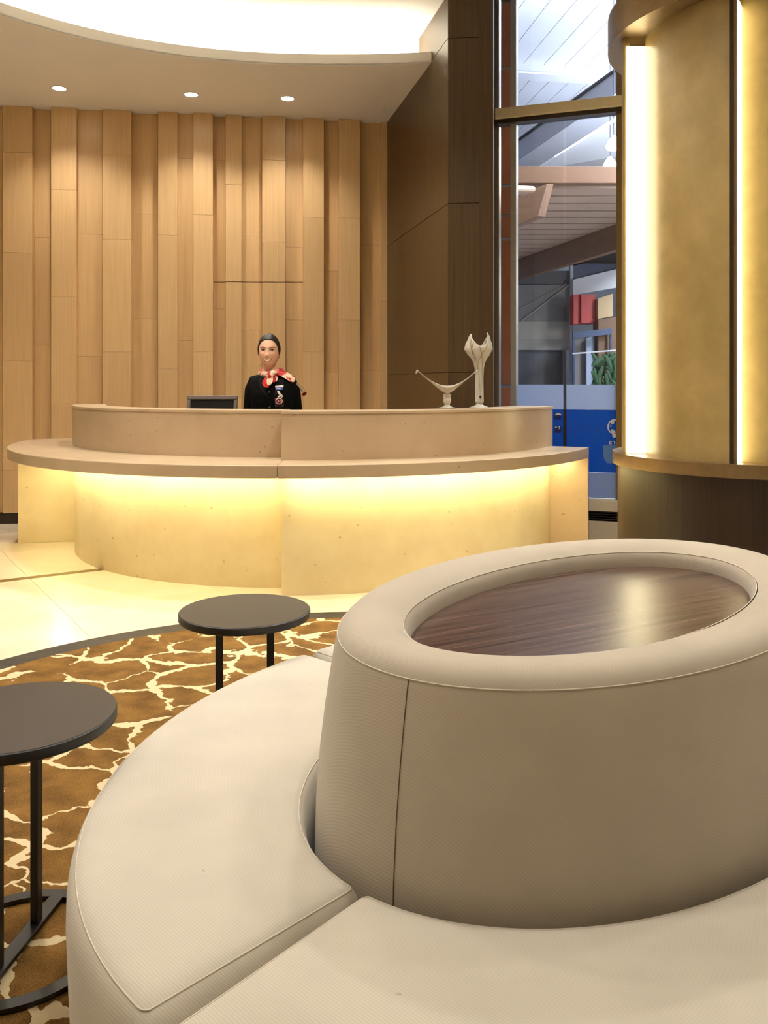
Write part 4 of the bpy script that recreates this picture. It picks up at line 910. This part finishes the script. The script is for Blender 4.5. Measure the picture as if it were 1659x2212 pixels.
def torso_front(x, z):
    K = TOR
    for (z0_, a0, b0), (z1_, a1, b1) in zip(K[:-1], K[1:]):
        if z <= z1_: f = (z - z0_) / (z1_ - z0_); a, b_ = a0 + (a1 - a0) * f + .004, b0 + (b1 - b0) * f + .006; break
    u = min(.97, abs(x) / a); return BO.y - b_ * (1 - u ** 2.4) ** (1 / 2.4)
def tf(x, z, out=.002): return Vector((BO.x + x, torso_front(x, z) - out, z))
def patch(pts, name, mat, out, th=.004, par=per):
    f = [tf(x, z, out) for x, z in pts]; return MB().loft([[p + Vector((0, th, 0)) for p in f], f]).obj(name, mat, par, bevel=.0008, seg=1)
# lapels and front edge
for s_ in (-1, 1):
    rings = []
    for k in range(13):
        u = k / 12; ex_ = s_ * (.046 - .044 * u ** 1.1) + (.006 if s_ > 0 else 0); ez = 1.312 - .185 * u; w_ = max(.002, .030 + .020 * sin(pi * min(1, u * 1.15) ** .8) * (1 - .3 * u) - .052 * max(0, u - .45))
        o_, i_ = tf(ex_, ez, .007), tf(ex_ + s_ * w_, ez + .004, .005); rings.append([o_, i_, i_ + Vector((0, .006, 0)), o_ + Vector((0, .006, 0))])
    MB().loft(rings).obj('lapel', M['lapel'], jo, smooth=True, angle=40)
MB().tube([tf(.004, 1.125 - .02 * k, .003) for k in range(8)], .0016, 6).obj('front_edge', M['lapel'], jo)
MB().ellipsoid(tf(-.004, 1.100, .004), (.006, .003, .006), 12, 8).obj('button', M['screen_grey'], jo, smooth=True)
patch([(.060, 1.182), (.105, 1.188), (.105, 1.183), (.060, 1.177)], 'pocket_welt', M['lapel'], .003, .004, jo)
MB().ellipsoid(tf(-.008, 1.205, .004), (.004, .003, .008), 8, 6).obj('shirt_button', M['screen_grey'], jo)
# name badge and identity card on its reel
bd = patch([(.031, 1.246), (.088, 1.252), (.088, 1.238), (.034, 1.234)], 'name_badge', M['eyewhite'], .009, .003)
M['badge_blue'] = plain('badge blue', (52, 80, 170), .4, noise=.05); M['pink'] = plain('pale pink print', (240, 190, 186), .5, noise=.05); M['card'] = plain('dark card', (58, 46, 50), .3, noise=.1); M['maroon'] = plain('maroon print', (120, 26, 34), .5, noise=.05)
patch([(.034, 1.2335), (.088, 1.2375), (.085, 1.219), (.038, 1.217)], 'badge_band', M['badge_blue'], .010, .003, bd)
for k in range(4): patch([(.042 + .009 * k, 1.2305), (.0485 + .009 * k, 1.231), (.0485 + .009 * k, 1.223), (.042 + .009 * k, 1.2225)], 'badge_print', M['eyewhite'], .0115, .002, bd)
idc = patch([(.030, 1.158), (.044, 1.168), (.078, 1.168), (.092, 1.156), (.091, 1.102), (.034, 1.102)], 'identity_card', M['card'], .011, .003)
MB().tube([tf(.061 + .021 * cos(2 * pi * i / 28), 1.142 + .019 * sin(2 * pi * i / 28), .0135) for i in range(28)], .0032, 6, closed=True).obj('card_ring', M['pink'], idc, smooth=True)
patch([(.061 + .018 * cos(2 * pi * i / 20), 1.142 + .016 * sin(2 * pi * i / 20)) for i in range(20)], 'card_disc', M['maroon'], .012, .002, idc)
patch([(.052, 1.148), (.060, 1.150), (.062, 1.140), (.056, 1.134), (.051, 1.140)], 'card_print', M['pink'], .0135, .002, idc); patch([(.065, 1.148), (.072, 1.149), (.070, 1.136), (.066, 1.136)], 'card_print', M['pink'], .0135, .002, idc)
for k, (x, z, r_) in enumerate(((.056, 1.205, .0085), (.063, 1.192, .0085), (.072, 1.184, .0085), (.079, 1.175, .0085), (.066, 1.178, .007), (.057, 1.172, .006), (.076, 1.166, .006))):
    MB().ellipsoid(tf(x, z, .012), (r_, .004, r_), 12, 8).obj('reel_charm', M['eyewhite'], idc, smooth=True)
# scarf: neck roll, knot, short tail, long tail swept over the shoulder
m, nt, b = new_mat('red and cream printed silk'); tc = N(nt, 'ShaderNodeTexCoord'); nz = N(nt, 'ShaderNodeTexNoise'); nz.inputs['Scale'].default_value = 26; nz.inputs['Detail'].default_value = 1; nt.links.new(tc.outputs['Object'], nz.inputs['Vector'])
r = N(nt, 'ShaderNodeValToRGB'); e = r.color_ramp.elements; e[0].position = .40; e[0].color = lin((200, 34, 34)); e[1].position = .50; e[1].color = lin((244, 216, 186)); x_ = e.new(.45); x_.color = lin((226, 120, 108)); nt.links.new(nz.outputs['Fac'], r.inputs['Fac']); nt.links.new(r.outputs['Color'], b.inputs['Base Color']); b.inputs['Roughness'].default_value = .5; b.inputs['Sheen Weight'].default_value = .2
M['scarf'] = m; M['scarf_red'] = plain('red silk', (206, 30, 34), .4, noise=.12, nscale=60); M['scarf_cream'] = plain('cream silk', (246, 222, 194), .4, noise=.06, nscale=60); M['scarf_dark'] = plain('dark red silk hem', (140, 16, 22), .4, noise=.1, nscale=60)
NCc = Vector((BO.x - .008, BO.y - .002, 1.338))
scf = MB().tube([NCc + Vector((.068 * cos(2 * pi * i / 36), .062 * sin(2 * pi * i / 36), .012 * sin(2 * pi * i / 36 + .4) + .003 * sin(14 * pi * i / 36))) for i in range(36)], [.021 + .004 * sin(2 * pi * i / 36 * 5) for i in range(36)], 12, closed=True).obj('scarf', M['scarf'], per, smooth=True)
def sheet(path, widths, name, mat, th=.0035, par=scf, dirs=None):
    """a draped strip: path centre points, half widths, side directions"""
    rings = []
    for k, (p, w_) in enumerate(zip(path, widths)):
        p = Vector(p); t = (Vector(path[min(k + 1, len(path) - 1)]) - Vector(path[max(k - 1, 0)])).normalized(); d = Vector(dirs[k] if dirs else (1, 0, 0)).normalized(); nrm = t.cross(d).normalized()
        row = [p + d * w_ * u + nrm * .004 * sin(u * 7 + k) for u in (-1, -.5, 0, .5, 1)]; rings.append(row + [q2 + nrm * th for q2 in row[::-1]])
    o_ = MB().loft(rings).obj(name, mat, par, smooth=True); ss_ = o_.modifiers.new('s', 'SUBSURF'); ss_.levels = 1; ss_.render_levels = 2; return o_
kx, kz = -.012, 1.306
yk = lambda x, z: torso_front(x, z) - .026
MB().ellipsoid(Vector((BO.x - .002, yk(0, 1.30) - .012, 1.318)), (.024, .017, .028), 16, 10, Matrix.Rotation(.5, 3, 'Y')).obj('knot', M['scarf'], scf, smooth=True)
MB().ellipsoid(Vector((BO.x + .022, yk(0, 1.32) - .014, 1.336)), (.036, .018, .020), 16, 10, Matrix.Rotation(-.35, 3, 'Y')).obj('bow', M['scarf'], scf, smooth=True)
P_ = [(BO.x - .010, yk(0, 1.30) - .008, 1.312), (BO.x - .024, yk(0, 1.28) - .006, 1.285), (BO.x - .030, yk(0, 1.26) - .004, 1.262), (BO.x - .024, yk(0, 1.24) - .002, 1.240), (BO.x - .014, yk(0, 1.235) - .001, 1.232)]
sheet(P_, [.016, .025, .026, .018, .004], 'short_tail', M['scarf_red'])
P_ = [(BO.x + .002, yk(0, 1.30) - .014, 1.312), (BO.x + .000, yk(0, 1.28) - .014, 1.285), (BO.x - .003, yk(0, 1.265) - .012, 1.262), (BO.x - .008, yk(0, 1.25) - .008, 1.248)]
sheet(P_, [.016, .023, .019, .005], 'short_tail', M['scarf_cream'])
P_ = [(BO.x + .012, yk(0, 1.32) - .006, 1.322), (BO.x + .026, yk(.03, 1.29) - .002, 1.290), (BO.x + .024, yk(.02, 1.27) - .000, 1.266)]
sheet(P_, [.014, .017, .006], 'fold', M['scarf_red']); sheet([(BO.x + .03, yk(.03, 1.32) - .004, 1.330), (BO.x + .047, yk(.05, 1.295) + .002, 1.302), (BO.x + .038, yk(.04, 1.27), 1.272)], [.010, .012, .004], 'fold', M['scarf'])
# long tail: over the viewer-right shoulder, hanging outside the sleeve
P_ = [(BO.x + .034, BO.y - .078, 1.338), (BO.x + .066, BO.y - .074, 1.336), (BO.x + .098, BO.y - .066, 1.320), (BO.x + .130, BO.y - .054, 1.300), (BO.x + .160, BO.y - .040, 1.276)]
sheet(P_, [.016, .022, .026, .026, .022], 'shoulder_drape', M['scarf'], dirs=[(.1, .35, .9), (.2, .45, .85), (.35, .5, .8), (.45, .5, .75), (.6, .45, .65)])
P_ = [(BO.x + .170, BO.y - .030, 1.272), (BO.x + .190, BO.y - .010, 1.246), (BO.x + .203, BO.y + .006, 1.222), (BO.x + .215, BO.y + .016, 1.200)]
sheet(P_, [.010, .017, .021, .023], 'long_tail', M['scarf_cream'], dirs=[(.8, -.2, .5)] * 4)
P_ = [(BO.x + .215, BO.y + .016, 1.201), (BO.x + .222, BO.y + .020, 1.190), (BO.x + .227, BO.y + .022, 1.181)]
sheet(P_, [.0205, .019, .012], 'hem', M['scarf_dark'], dirs=[(.8, -.2, .5)] * 3)
